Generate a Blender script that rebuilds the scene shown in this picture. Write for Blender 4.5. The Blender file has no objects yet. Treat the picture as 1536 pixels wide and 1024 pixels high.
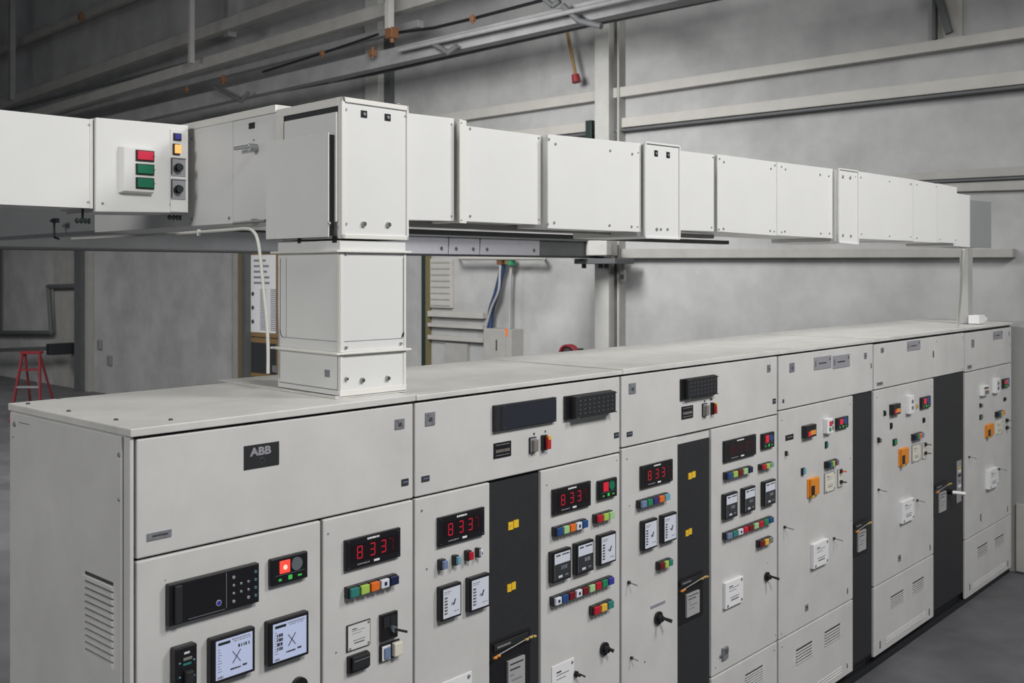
import bpy, bmesh, math, random
from mathutils import Vector, Matrix
random.seed(7)
PI = math.pi
scene = bpy.context.scene
COL = scene.collection

# ------------------------------------------------------------------ camera model (metres)
F, CX, HOR = 1530.0, 768.0, 406.0
CAM = Vector((0.0, -2.78, 2.683))
TH = math.radians(42.1)
FWD = Vector((math.cos(TH), math.sin(TH), 0)); RGT = Vector((math.sin(TH), -math.cos(TH), 0)); UP = Vector((0, 0, 1))
cam_d = bpy.data.cameras.new('camera'); cam = bpy.data.objects.new('camera', cam_d); COL.objects.link(cam)
cam.location = CAM; cam.rotation_euler = (PI/2, 0, TH - PI/2)
cam_d.sensor_width = 36; cam_d.lens = 36*F/1536; cam_d.shift_y = -(512-HOR)/1536
cam_d.dof.use_dof = True; cam_d.dof.focus_distance = 4.3; cam_d.dof.aperture_fstop = 5.0
cam_d.clip_end = 200
scene.camera = cam

def hit(px, py, axis, val, M=Matrix.Identity(4)):
    """point where the sight line of a photo point meets the plane axis=val of frame M, in that frame"""
    Mi = M.inverted()
    d = FWD + RGT*((px-CX)/F) + UP*((HOR-py)/F)
    o = Mi @ CAM; dd = Mi.to_3x3() @ d
    return o + dd*((val-o[axis])/dd[axis])
ID = Matrix.Identity(4)
RZ = CAM.z - 0.4535                    # top of the cabinet roofs
c0 = hit(510, 598, 2, RZ)
DF = Matrix.Translation((c0.x, c0.y, 0)) @ Matrix.Rotation(math.radians(-3), 4, 'Z')   # the bus duct's own frame

# ------------------------------------------------------------------ materials
MATS = {}
def mat(name, col, rough=.5, metal=0.0, var=0.0, vscale=6.0, bump=0.0, bscale=200.0, spec=.5, emit=0.0, ecol=None, streak=False):
    m = bpy.data.materials.new(name); m.use_nodes = True
    nt = m.node_tree; b = nt.nodes['Principled BSDF']
    b.inputs['Base Color'].default_value = (*col, 1); b.inputs['Roughness'].default_value = rough
    b.inputs['Metallic'].default_value = metal; b.inputs['Specular IOR Level'].default_value = spec
    tc = nt.nodes.new('ShaderNodeTexCoord')
    if var:
        mp = nt.nodes.new('ShaderNodeMapping'); nt.links.new(tc.outputs['Object'], mp.inputs['Vector'])
        if streak: mp.inputs['Scale'].default_value = (1, 1, .22)
        n = nt.nodes.new('ShaderNodeTexNoise'); n.inputs['Scale'].default_value = vscale; n.inputs['Detail'].default_value = 8
        n.inputs['Roughness'].default_value = .62
        nt.links.new(mp.outputs['Vector'], n.inputs['Vector'])
        r = nt.nodes.new('ShaderNodeValToRGB')
        r.color_ramp.elements[0].position = .3; r.color_ramp.elements[1].position = .72
        r.color_ramp.elements[0].color = (*[c*(1-var) for c in col], 1)
        r.color_ramp.elements[1].color = (*[min(1, c*(1+var*.6)) for c in col], 1)
        nt.links.new(n.outputs['Fac'], r.inputs['Fac']); nt.links.new(r.outputs['Color'], b.inputs['Base Color'])
    if bump:
        n2 = nt.nodes.new('ShaderNodeTexNoise'); n2.inputs['Scale'].default_value = bscale; n2.inputs['Detail'].default_value = 3
        nt.links.new(tc.outputs['Object'], n2.inputs['Vector'])
        bp = nt.nodes.new('ShaderNodeBump'); bp.inputs['Strength'].default_value = bump; bp.inputs['Distance'].default_value = .002
        nt.links.new(n2.outputs['Fac'], bp.inputs['Height']); nt.links.new(bp.outputs['Normal'], b.inputs['Normal'])
    if emit:
        b.inputs['Emission Color'].default_value = (*(ecol or col), 1); b.inputs['Emission Strength'].default_value = emit
    MATS[name] = m
mat('paint', (.585, .58, .568), .48, var=.09, vscale=3.5, bump=.12, bscale=500)
mat('duct_paint', (.70, .70, .69), .45, var=.03, vscale=3, bump=.08, bscale=500)
mat('duct_cream', (.72, .71, .67), .45, var=.03, vscale=4)
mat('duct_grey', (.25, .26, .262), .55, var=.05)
mat('duct_dark', (.055, .058, .06), .6, var=.1)
mat('roof', (.60, .595, .57), .5, var=.14, vscale=5, bump=.1, bscale=300)
mat('gasket', (.012, .013, .016), .6)
mat('slot', (.045, .045, .045), .7)
mat('charcoal', (.022, .023, .026), .55, var=.15, vscale=40, bump=.3, bscale=400)
mat('plinth', (.012, .013, .015), .5)
mat('black', (.009, .009, .011), .35)
mat('black_matte', (.015, .016, .018), .6, bump=.2, bscale=300)
mat('display', (.010, .006, .008), .25)
mat('navy_glass', (.020, .022, .034), .4)
mat('label_grey', (.26, .265, .29), .45, .3, var=.25, vscale=60)
mat('plate_grey', (.34, .34, .37), .4, .2, var=.06, vscale=30)
mat('steel', (.36, .37, .38), .3, .9)
mat('zinc', (.40, .42, .42), .4, .7, var=.2, vscale=30)
mat('white', (.78, .78, .79), .45)
mat('paper', (.62, .62, .61), .7)
mat('card', (.36, .36, .36), .6)
mat('cream', (.68, .65, .55), .5)
mat('ink', (.03, .03, .035), .7)
mat('ink_soft', (.22, .22, .26), .7)
mat('orange', (.72, .25, .02), .45)
mat('yellow', (.80, .50, .03), .45)
mat('rust', (.12, .05, .02), .7)
mat('red_paint', (.22, .018, .025), .5)
mat('wood', (.24, .15, .06), .6, var=.2, vscale=20)
mat('olive', (.13, .11, .045), .6)
mat('deep_green', (.008, .020, .018), .5)
mat('blue_cable', (.012, .035, .10), .5)
mat('grey_cable', (.30, .30, .30), .6)
mat('white_cable', (.62, .62, .58), .5)
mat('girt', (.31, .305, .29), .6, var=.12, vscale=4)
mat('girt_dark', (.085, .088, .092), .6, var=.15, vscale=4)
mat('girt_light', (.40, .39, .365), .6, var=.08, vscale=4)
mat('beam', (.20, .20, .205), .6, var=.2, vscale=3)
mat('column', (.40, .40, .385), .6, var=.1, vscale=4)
mat('concrete', (.355, .356, .358), .85, var=.22, vscale=1.3, bump=.4, bscale=40)
mat('concrete_low', (.33, .332, .328), .85, var=.16, vscale=2.2, bump=.4, bscale=40, streak=True)
mat('floor', (.125, .127, .137), .6, var=.38, vscale=1.6, bump=.5, bscale=60)
mat('ceiling', (.09, .09, .095), .8, var=.1)
mat('lcd', (.30, .33, .42), .3, emit=.36, ecol=(.56, .64, .95))
mat('lcd_white', (.40, .41, .44), .3, emit=.24, ecol=(.70, .75, .90))
mat('lcd_dark', (.035, .038, .042), .3)
mat('led_red', (.30, .01, .02), .4, emit=.34, ecol=(.65, .015, .04))
mat('led_dim', (.05, .005, .01), .4, emit=.05, ecol=(.5, .02, .04))
mat('led_green', (.02, .15, .03), .4, emit=.7, ecol=(.05, .55, .08))
mat('lamp_red', (.42, .012, .03), .25, emit=.30, ecol=(.9, .03, .05))
mat('lamp_lit', (.5, .03, .02), .25, emit=.9, ecol=(1.0, .07, .05))
mat('lamp_hot', (.8, .5, .4), .25, emit=1.0, ecol=(1.0, .40, .30))
mat('glow_orange', (.5, .15, .02), .3, emit=.35, ecol=(.9, .25, .03))
mat('glow_amber', (.75, .42, .12), .3, emit=.55, ecol=(1.0, .55, .18))
mat('glass_grey', (.12, .14, .15), .2)
for n, c in dict(green=(.02, .22, .10), lime=(.38, .55, .10), pale_green=(.36, .58, .28), teal=(.03, .20, .18), blue=(.02, .07, .22),
                 navy=(.012, .018, .06), slate=(.16, .22, .36), sky=(.16, .36, .46), red=(.50, .012, .03), dark_red=(.16, .01, .015), amber=(.75, .45, .06),
                 tangerine=(.75, .16, .02), purple=(.05, .03, .18), grey_green=(.13, .17, .14), grey=(.2, .2, .19), button_white=(.66, .68, .74),
                 mint=(.16, .36, .26), indigo=(.04, .04, .30), switch_grey=(.20, .185, .165), crimson=(.62, .02, .06), emerald=(.008, .16, .085), bronze=(.55, .38, .10), switch_red=(.45, .025, .02)).items():
    mat(n, c, .3)

# ------------------------------------------------------------------ mesh builder
class B:
    def __init__(s): s.v = []; s.f = []; s.m = []; s.names = []; s.smooth = []
    def mi(s, n):
        if n not in s.names: s.names.append(n)
        return s.names.index(n)
    def add(s, vs, fs, mt, sm=False):
        k = len(s.v); s.v += [Vector(v) for v in vs]; i = s.mi(mt)
        for f in fs: s.f.append([a+k for a in f]); s.m.append(i); s.smooth.append(sm)
        return s
    def bm(s, bm, mt, sm=False):
        bm.verts.index_update()
        s.add([v.co.copy() for v in bm.verts], [[v.index for v in f.verts] for f in bm.faces], mt, sm); bm.free(); return s
    def hexa(s, p, mt, bev=0):     # 8 points: y-front 4 (x0z0,x1z0,x1z1,x0z1), y-back 4
        bm = bmesh.new(); vs = [bm.verts.new(q) for q in p]
        for f in ((0, 1, 2, 3), (5, 4, 7, 6), (4, 0, 3, 7), (1, 5, 6, 2), (3, 2, 6, 7), (4, 5, 1, 0)): bm.faces.new([vs[i] for i in f])
        if bev: bmesh.ops.bevel(bm, geom=list(bm.edges), offset=bev, segments=2, affect='EDGES', profile=.5, clamp_overlap=True)
        return s.bm(bm, mt)
    def box(s, x0, x1, y0, y1, z0, z1, mt, bev=0):
        x0, x1 = sorted((x0, x1)); y0, y1 = sorted((y0, y1)); z0, z1 = sorted((z0, z1))
        return s.hexa([(x0, y0, z0), (x1, y0, z0), (x1, y0, z1), (x0, y0, z1), (x0, y1, z0), (x1, y1, z0), (x1, y1, z1), (x0, y1, z1)], mt, bev)
    def bar(s, a, b_, w, h, mt, bev=0, up=(0, 0, 1)):
        a = Vector(a); b_ = Vector(b_); d = (b_-a).normalized(); r = d.cross(Vector(up))
        if r.length < 1e-4: r = d.cross(Vector((1, 0, 0)))
        r.normalize(); u = r.cross(d).normalized(); r *= w/2; u *= h/2
        return s.hexa([a-r-u, b_-r-u, b_-r+u, a-r+u, a+r-u, b_+r-u, b_+r+u, a+r+u], mt, bev)
    def cyl(s, a, b_, r, mt, n=14, r2=None, sm=True):
        a = Vector(a); b_ = Vector(b_); r2 = r if r2 is None else r2
        q = (b_-a).to_track_quat('Z', 'Y').to_matrix(); vs = []
        for (c, rr) in ((a, r), (b_, r2)):
            for i in range(n): vs.append(c + q @ Vector((rr*math.cos(2*PI*i/n), rr*math.sin(2*PI*i/n), 0)))
        s.add(vs, [[i, (i+1) % n, n+(i+1) % n, n+i] for i in range(n)], mt, sm)
        s.add(vs, [list(range(n))[::-1], list(range(n, 2*n))], mt); return s
    def tube(s, pts, r, mt, n=8):
        pts = [Vector(p) for p in pts]; P = []
        for i in range(len(pts)-1):
            p0 = pts[max(0, i-1)]; p1 = pts[i]; p2 = pts[i+1]; p3 = pts[min(len(pts)-1, i+2)]
            for k in range(6):
                t = k/6; P.append(.5*((2*p1)+(p2-p0)*t+(2*p0-5*p1+4*p2-p3)*t*t+(3*p1-p0-3*p2+p3)*t**3))
        P.append(pts[-1]); vs = []; ref = None
        for i, c in enumerate(P):
            d = (P[min(i+1, len(P)-1)]-P[max(i-1, 0)]).normalized()
            if ref is None: ref = d.orthogonal().normalized()
            ref = (ref - d*ref.dot(d)).normalized(); bn = d.cross(ref)
            for k in range(n): vs.append(c + (ref*math.cos(2*PI*k/n) + bn*math.sin(2*PI*k/n))*r)
        fs = [[i*n+k, i*n+(k+1) % n, (i+1)*n+(k+1) % n, (i+1)*n+k] for i in range(len(P)-1) for k in range(n)]
        s.add(vs, fs, mt, True); s.add(vs, [list(range(n))[::-1], list(range(len(vs)-n, len(vs)))], mt); return s
    def text(s, txt, x, z, y, size, mt, bold=.0, depth=.001, sx=1.0):
        cu = bpy.data.curves.new('t', 'FONT'); cu.body = txt; cu.size = size; cu.extrude = depth; cu.offset = bold; cu.resolution_u = 3
        o = bpy.data.objects.new('t', cu); COL.objects.link(o)
        dg = bpy.context.evaluated_depsgraph_get(); dg.update(); me = bpy.data.meshes.new_from_object(o.evaluated_get(dg))
        s.add([(x+v.co.x*sx, y-v.co.z, z+v.co.y) for v in me.vertices], [list(p.vertices) for p in me.polygons], mt)
        bpy.data.objects.remove(o); bpy.data.curves.remove(cu); bpy.data.meshes.remove(me); return s
    def build(s, name, parent=None, base=None, label=None):
        base = Vector(base) if base is not None else (parent['_b'].to_3d() if False else None)
        off = BASE.get(root_of(parent), Vector((0, 0, 0))) if parent else Vector((0, 0, 0))
        me = bpy.data.meshes.new(name); me.from_pydata([v-off for v in s.v], [], s.f)
        for n in s.names: me.materials.append(MATS[n])
        for p, i, sm in zip(me.polygons, s.m, s.smooth): p.material_index = i; p.use_smooth = sm
        me.validate(); me.update()
        o = bpy.data.objects.new(name, me); COL.objects.link(o)
        if parent: o.parent = parent
        if label: o['label'] = label
        return o
BASE = {}
def root_of(o):
    while o is not None and o.parent is not None: o = o.parent
    return o.name if o is not None else None
def thing(name, label, cat, base=(0, 0, 0), M=ID, group=None):
    o = bpy.data.objects.new(name, None); COL.objects.link(o); o.empty_display_size = .1
    o.matrix_world = M @ Matrix.Translation(base); o['label'] = label; o['category'] = cat
    if group: o['group'] = group
    BASE[o.name] = Vector(base); return o
def tag(o, label, cat, group=None):
    o['label'] = label; o['category'] = cat
    if group: o['group'] = group
    return o
def struct(o): o['kind'] = 'structure'; return o
def origin(o, base):            # move a lone mesh's origin to its base
    base = Vector(base)
    o.data.transform(Matrix.Translation(-base)); o.location = o.location + base; return o

# ------------------------------------------------------------------ front-panel devices (front plane y = 0, devices stick out towards -y)
def rect(x0, x1, yt, yb, p):
    a = hit(x0, yt, 1, 0); b_ = hit(x0, yb, 1, 0); c = hit(x1, yt, 1, -p)
    return (a.x, max(c.x, a.x+.004), b_.z, a.z)          # X0, X1, Z0, Z1
def sub(b, r, fx0, fx1, fz0, fz1, y0, y1, mt, bev=0):     # fractions, fz from the top
    X0, X1, Z0, Z1 = r; w = X1-X0; h = Z1-Z0
    return b.box(X0+fx0*w, X0+fx1*w, y0, y1, Z1-fz1*h, Z1-fz0*h, mt, bev)
def lines(b, r, fx0, fx1, fz, y, mt, h=.03, seed=0, dens=.7):
    rnd = random.Random(seed); x = fx0
    while x < fx1:
        w = rnd.uniform(.02, .07); sub(b, r, x, min(x+w, fx1), fz, fz+h, y, y-.0006, mt); x += w + rnd.uniform(.008, .03)/dens
SEG = {'8': 'abcdefg', '3': 'abgcd', '9': 'abcdfg', '7': 'abc', '0': 'abcdef'}
def seven(b, r, ch, fx, fz, w, h, y, mt):
    t = .16*w; S = SEG[ch]; th = .055*h
    def q(a0, a1, c0, c1): sub(b, r, fx+a0*w, fx+a1*w, fz+c0*h, fz+c1*h, y, y-.0008, mt)
    if 'a' in S: q(.12, .88, 0, .09)
    if 'g' in S: q(.12, .88, .455, .545)
    if 'd' in S: q(.12, .88, .91, 1)
    if 'f' in S: q(0, .16, .05, .46)
    if 'b' in S: q(.84, 1, .05, .46)
    if 'e' in S: q(0, .16, .54, .95)
    if 'c' in S: q(.84, 1, .54, .95)
def meter(par, x0, x1, yt, yb, bright=True):
    p = .014; r = rect(x0, x1, yt, yb, p); b = B(); X0, X1, Z0, Z1 = r
    b.box(X0, X1, -p, 0, Z0, Z1, 'black', .002)
    sub(b, r, .10, .95, .20, .78, -p, -p-.001, 'display')
    for fx, ch in ((.19, '8'), (.42, '3'), (.62, '3')): seven(b, r, ch, fx, .27, .10, .42, -p-.001, 'led_red' if bright else 'led_dim')
    seven(b, r, '7', .76, .27, .10, .42, -p-.001, 'led_dim')
    lines(b, r, .38, .60, .07, -p, 'white', .06, 3, 2.5); lines(b, r, .2, .42, .85, -p, 'ink_soft', .04, 4, 2.5); sub(b, r, .50, .60, .84, .91, -p, -p-.0008, 'white')
    for fx in (.05, .95):
        for fz in (.08, .92):
            cx = X0+fx*(X1-X0); cz = Z1-fz*(Z1-Z0); b.cyl((cx, -p-.0012, cz), (cx, -p+.001, cz), .0022, 'steel', 8)
    return b.build('digital_meter', par, label='black digital meter with red figures')
def screen(par, x0, x1, yt, yb, kind='x'):
    p = .026; r = rect(x0, x1, yt, yb, p); b = B(); X0, X1, Z0, Z1 = r; w = X1-X0; h = Z1-Z0
    b.box(X0, X1, -p, 0, Z0, Z1, 'black', .004)
    m = 'lcd' if kind in 'xy' else 'lcd_white'; y = -p-.0008
    sub(b, r, .10, .93, .08, .93, -p+.001, y, m)
    s = int(x0)
    if kind == 'x' or kind == 'y':
        sub(b, r, .15, .42, .13, .19, y, y-.0006, 'deep_green'); lines(b, r, .46, .88, .12, y, 'ink_soft', .025, s, 1.5); lines(b, r, .5, .88, .17, y, 'ink_soft', .02, s+1)
        for k in range(9): sub(b, r, .14, .14+.05+.02*(k % 3), .27+.06*k, .285+.06*k, y, y-.0006, 'ink_soft')
        if kind == 'x': lines(b, r, .60, .86, .27, y, 'ink', .07, s+5, .6)
        else:
            for k in range(4): lines(b, r, .20, .34, .32+.10*k, y, 'ink', .07, s+k, 1.2)
        cx = X0+.56*w; cz = Z0+.48*h
        for sx in (1, -1): b.bar((cx-sx*.09*w, y-.0004, cz+.13*h), (cx+sx*.09*w, y-.0004, cz-.13*h), .0012, .005, 'ink', up=(0, 1, 0))
        lines(b, r, .42, .66, .76, y, 'ink', .035, s+8, 2); sub(b, r, .70, .80, .74, .78, y, y-.0006, 'ink'); lines(b, r, .14, .26, .86, y, 'ink_soft', .05, s+9, 2)
    elif kind == 'bird':
        lines(b, r, .16, .5, .16, y, 'ink_soft', .03, s); lines(b, r, .16, .42, .22, y, 'ink_soft', .02, s+1)
        for k in range(6): lines(b, r, .16, .30, .32+.09*k, y, 'ink', .05, s+k, 1.5)
        cx = X0+.58*w; cz = Z0+.5*h
        b.bar((cx-.09*w, y-.0004, cz-.02*h), (cx+.03*w, y-.0004, cz-.06*h), .0012, .014, 'ink', up=(0, 1, 0))
        b.bar((cx-.01*w, y-.0004, cz-.09*h), (cx+.09*w, y-.0004, cz+.07*h), .0012, .009, 'ink', up=(0, 1, 0))
        lines(b, r, .62, .85, .78, y, 'ink_soft', .03, s+4)
    else:
        sub(b, r, .10, .93, .42, .93, y, y-.0006, 'lcd_dark'); lines(b, r, .18, .40, .13, y-.0001, 'ink', .05, s, 2); lines(b, r, .5, .88, .13, y-.0001, 'ink', .04, s+2, 2)
        lines(b, r, .45, .75, .50, y-.0007, 'ink_soft', .12, s+3, .8); sub(b, r, .30, .5, .80, .87, y-.0006, y-.0014, 'lcd_white'); sub(b, r, .66, .82, .80, .85, y-.0006, y-.0014, 'label_grey')
    return b.build('display_screen', par, label='lit display in a black frame')
BN = dict(green='green', lime='yellow-green', pale_green='pale green', teal='teal', blue='blue', navy='dark blue', slate='grey-blue', red='red', dark_red='dark red',
          amber='yellow', tangerine='orange', purple='purple', grey_green='grey-green', grey='grey', button_white='white', mint='pale green', indigo='blue-violet', sky='pale blue')
def button(par, x0, x1, yt, yb, c, p=.022):
    r = rect(x0, x1, yt, yb, p+.012); b = B(); X0, X1, Z0, Z1 = r; w = X1-X0; h = Z1-Z0
    b.box(X0, X1-.06*w, -p, 0, Z0, Z1, 'black', .002)
    b.box(X0+.14*w, X1-.04*w, -p-.012, -p+.002, Z0+.12*h, Z1-.10*h, c, .003)
    if c == 'button_white': b.box(X0+.42*w, X0+.66*w, -p-.0128, -p-.011, Z0+.38*h, Z0+.66*h, 'navy')
    return b.build('push_button', par, label=BN.get(c, c)+' push button')
def row(par, x0, x1, yt, yb, cols, p=.022):
    X0 = hit(x0, yt, 1, 0).x; X1 = hit(x1, yt, 1, -p-.012).x
    Z1 = hit(x0, yt, 1, 0).z; Z0 = hit(x0, yb, 1, 0).z; n = len(cols)
    for i, c in enumerate(cols):
        if c is None: continue
        a = X0+(X1-X0)*i/n; e = X0+(X1-X0)*(i+.96)/n; b = B(); w = e-a; h = Z1-Z0
        b.box(a, e, -p, 0, Z0, Z1, 'black', .0015)
        b.box(a+.12*w, e-.03*w, -p-.012, -p+.002, Z0+.12*h, Z1-.08*h, c, .0025)
        if c == 'button_white': b.box(a+.42*w, a+.7*w, -p-.0128, -p-.011, Z0+.35*h, Z0+.68*h, 'navy')
        b.build('push_button', par, label=BN.get(c, c)+' push button')
def indicator(par, x0, x1, yt, yb, right='glass_grey', hot=False):
    p = .018; r = rect(x0, x1, yt, yb, p); b = B(); X0, X1, Z0, Z1 = r; w = X1-X0; h = Z1-Z0; y = -p
    b.box(X0, X1, y, 0, Z0, Z1, 'black', .004)
    sub(b, r, .22, .50, .13, .60, y+.001, y-.003, 'lamp_lit' if hot else 'lamp_red', .002)
    if hot: b.cyl((X0+.36*w, y-.0045, Z1-.38*h), (X0+.36*w, y-.002, Z1-.38*h), .055*w, 'lamp_hot', 14)
    b.cyl((X0+.68*w, y-.004, Z1-.36*h), (X0+.68*w, y, Z1-.36*h), .15*w, right, 18)
    sub(b, r, .10, .90, .64, .655, y, y-.0006, 'glass_grey')
    sub(b, r, .20, .27, .78, .86, y, y-.001, 'led_green'); sub(b, r, .46, .56, .72, .88, y, y-.001, 'led_green'); sub(b, r, .72, .82, .78, .84, y, y-.001, 'led_green')
    return b.build('indicator_panel', par, label='black indicator unit with a red lamp')
def tagplate(par, x0, x1, yt, yb, mt='ink', mark='label_grey', name='label_plate'):
    r = rect(x0, x1, yt, yb, .003); b = B(); b.box(r[0], r[1], -.003, 0, r[2], r[3], mt)
    s = int(x0+yt); lines(b, r, .2, .85, .35, -.003, mark, .22, s, 1.5)
    return b.build(name, par)
def latch(par, x0, x1, yt, yb):
    r = rect(x0, x1, yt, yb, .004); b = B(); X0, X1, Z0, Z1 = r; b.box(X0, X1, -.004, 0, Z0, Z1, 'label_grey', .001)
    cx = (X0+X1)/2; cz = (Z0+Z1)/2; w = X1-X0; h = Z1-Z0
    b.cyl((cx, -.008, cz), (cx, -.003, cz), .16*w, 'steel', 12); b.cyl((cx, -.0085, cz), (cx, -.0075, cz), .06*w, 'ink', 8)
    b.bar((cx-.35*w, -.0045, cz+.35*h), (cx+.3*w, -.0045, cz-.3*h), .001, .002, 'ink_soft', up=(0, 1, 0))
    return b.build('quarter_turn_latch', par, label='square grey latch')
def relay(par, x0, x1, yt, yb, p=.03, style='blank'):
    r = rect(x0, x1, yt, yb, p); b = B(); X0, X1, Z0, Z1 = r; w = X1-X0; h = Z1-Z0
    if style == 'blank':
        b.box(X0, X1, -p, 0, Z0, Z1, 'black_matte', .002); sub(b, r, .09, .99, .03, .97, -p+.001, -p-.002, 'navy_glass')
    else:
        b.box(X0, X1, -p*.35, 0, Z0, Z1, 'black', .002); sub(b, r, .10, .97, .02, .94, -p*.3, -p, 'black_matte', .003)
        for i in range(8):
            for k in range(4): sub(b, r, .18+.1*i, .195+.1*i, .2+.18*k, .23+.18*k, -p, -p-.0008, 'ink_soft')
    for fx in (.14, .97):
        for fz in (.08, .92): cx = X0+fx*w; cz = Z1-fz*h; b.cyl((cx, -p-.004, cz), (cx, -p+.001, cz), .0028, 'steel', 8)
    return b.build('protection_relay', par, label='black relay unit')
def lever(par, px, py, L=.05, r=.008, drop=.006):
    q = hit(px, py, 1, 0); b = B(); b.cyl((q.x, -.012, q.z), (q.x, 0, q.z), r, 'black', 12)
    b.cyl((q.x, -.010, q.z), (q.x+.004, -L, q.z-drop), r*.40, 'label_grey', 8); return b.build('lever_key', par, label='small lever sticking out')
def rotary(par, px, py, R=.028, L=.07):
    q = hit(px, py, 1, 0); b = B(); b.cyl((q.x, -.012, q.z), (q.x, 0, q.z), R, 'black', 24, R*.92); b.cyl((q.x, -.03, q.z), (q.x, -.012, q.z), R*.5, 'black_matte', 16)
    b.cyl((q.x, -.024, q.z+.006), (q.x+.012, -L, q.z-.004), R*.22, 'black', 10, R*.28); return b.build('rotary_handle', par, label='black rotary handle')
def docplate(par, x0, x1, yt, yb, p=.018, mt='white', frame=None):
    r = rect(x0, x1, yt, yb, p); b = B(); X0, X1, Z0, Z1 = r; w = X1-X0; h = Z1-Z0; s = int(x0)
    b.box(X0, X1, -p, 0, Z0, Z1, frame or mt, .002)
    if frame: sub(b, r, .04, .96, .04, .96, -p+.001, -p-.001, mt)
    y = -p-.001
    lines(b, r, .2, .4, .18, y, 'ink', .035, s, 2); lines(b, r, .2, .75, .26, y, 'ink_soft', .02, s+1, 2); lines(b, r, .2, .6, .36, y, 'ink_soft', .02, s+2, 2)
    lines(b, r, .25, .75, .62, y, 'ink_soft', .03, s+3, 2); lines(b, r, .3, .72, .72, y, 'ink', .035, s+4, 3)
    for fx, fz in ((.9, .1), (.9, .88), (.12, .9)): cx = X0+fx*w; cz = Z1-fz*h; b.cyl((cx, y-.002, cz), (cx, y+.002, cz), .04*w, 'label_grey', 8)
    return b.build('notice_plate', par, label='white notice plate')
def louvres(par, x0, x1, yt, yb, n=5):
    r = rect(x0, x1, yt, yb, .0); b = B(); X0, X1, Z0, Z1 = r; h = (Z1-Z0)/n
    b.box(X0, X1, -.0008, .001, Z0, Z1+h*.35, 'slot')
    for k in range(n):
        z = Z1-k*h
        b.hexa([(X0-.004, -.006, z-h*.75), (X1+.004, -.006, z-h*.75), (X1+.004, -.006, z-h*.35), (X0-.004, -.006, z-h*.35), (X0-.006, .001, z-h*.92), (X1+.006, .001, z-h*.92), (X1+.006, .001, z-h*.30), (X0-.006, .001, z-h*.30)], 'paint')
    return b.build('vent_louvre', par)
def ridges(par, x0, x1, yt, yb, n=3):
    r = rect(x0, x1, yt, yb, 0); b = B(); h = (r[3]-r[2])/n
    for k in range(n): z = r[3]-k*h; b.hexa([(r[0], -.004, z-h*.35), (r[1], -.004, z-h*.35), (r[1], -.004, z-h*.2), (r[0], -.004, z-h*.2), (r[0], .001, z-h*.5), (r[1], .001, z-h*.5), (r[1], .001, z), (r[0], .001, z)], 'paint')
    return b.build('pressed_rib', par)
def slotdot(par, px, py, w=.010, h=.03, mt='slot'):
    q = hit(px, py, 1, 0); b = B(); b.box(q.x-w/2, q.x+w/2, -.002, .001, q.z-h/2, q.z+h/2, mt, .001); b.cyl((q.x, -.005, q.z), (q.x, 0, q.z), w*.35, 'label_grey', 8)
    return b.build('lock', par)
def screw(par, px, py, r=.004, axis=1, val=0, mt='label_grey', out=-1, M=ID, name='screw', L=.0035):
    q = hit(px, py, axis, val, M); q2 = q.copy(); q2[axis] += out*L; q1 = q.copy(); q1[axis] -= out*.001; b = B()
    b.cyl(q1, q2, r, mt, 10, r*.75); return b.build(name, par)

# ------------------------------------------------------------------ the six cabinets
def zat(*pts): return sum(hit(x, y, 1, 0).z for x, y in pts)/len(pts)
def xat(px): return hit(px, 500, 1, 0).x
DEPTH = .846; ZLOW = .612; ZB = .10
G = 'switchgear cabinets joined in one long row'
CABN = [0]
def cabinet(label, xa, xb, first=False):
    Xa, Xb = (xat(xa)-.014 if first else xat(xa-1)+.002), xat(xb)-.001
    dz = .004*(CABN[0] % 2); CABN[0] += 1
    t = thing('switchgear_cabinet', label, 'electrical cabinet', ((Xa+Xb)/2, .4, 0), group=G)
    b = B(); b.box(Xa, Xb, .032, DEPTH-.01, ZB, RZ-.026, 'paint'); b.box(Xa+.012, Xb-.001, .021, .032, ZB+.01, RZ-.027, 'gasket'); b.build('body', t)
    b = B(); b.box(Xa-(.008 if first else 0), Xb, -.012, DEPTH, RZ-.024, RZ-dz, 'roof', .003); rf = b.build('roof_panel', t)
    b = B(); b.box(Xa+.01, Xb-.001, .05, DEPTH-.05, 0, ZB-.002, 'plinth'); b.box(Xa+.0, Xb-.001, .02, .05, 0, .045, 'plinth', .004); b.build('plinth', t)
    return t, Xa, Xb, rf
def door(par, xa, xb, z0, z1, name='door', mt='paint', y=0.0, th=.02):
    Xa, Xb = xat(xa), xat(xb); b = B(); b.box(Xa+.0015, Xb-.0015, y, y+th, z0+.004, z1-.003, mt, .0045)
    return b.build(name, par)
def blackpanel(par, xa, xb, z0, z1, dz=0.0):
    Xa, Xb = xat(xa), xat(xb); b = B(); b.box(Xa+.001, Xb-.001, .012, .020, z0, z1-dz, 'charcoal', .001)
    if dz: b.box(Xa+.001, Xb-.001, .014, .020, z1-dz+.001, z1-.004, 'paint')
    return b.build('black_panel', par, label='charcoal black panel')
def yellowpair(par, x0, x1, yt, yb):
    r = rect(x0, x1, yt, yb, .0); b = B()
    sub(b, r, 0, .47, .02, 1, .012, .008, 'yellow'); sub(b, r, .53, 1, -.06, .90, .012, .008, 'yellow'); sub(b, r, .1, .3, .4, .6, .0085, .0075, 'bronze')
    return b.build('warning_label', par, label='pair of yellow stickers')
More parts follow.
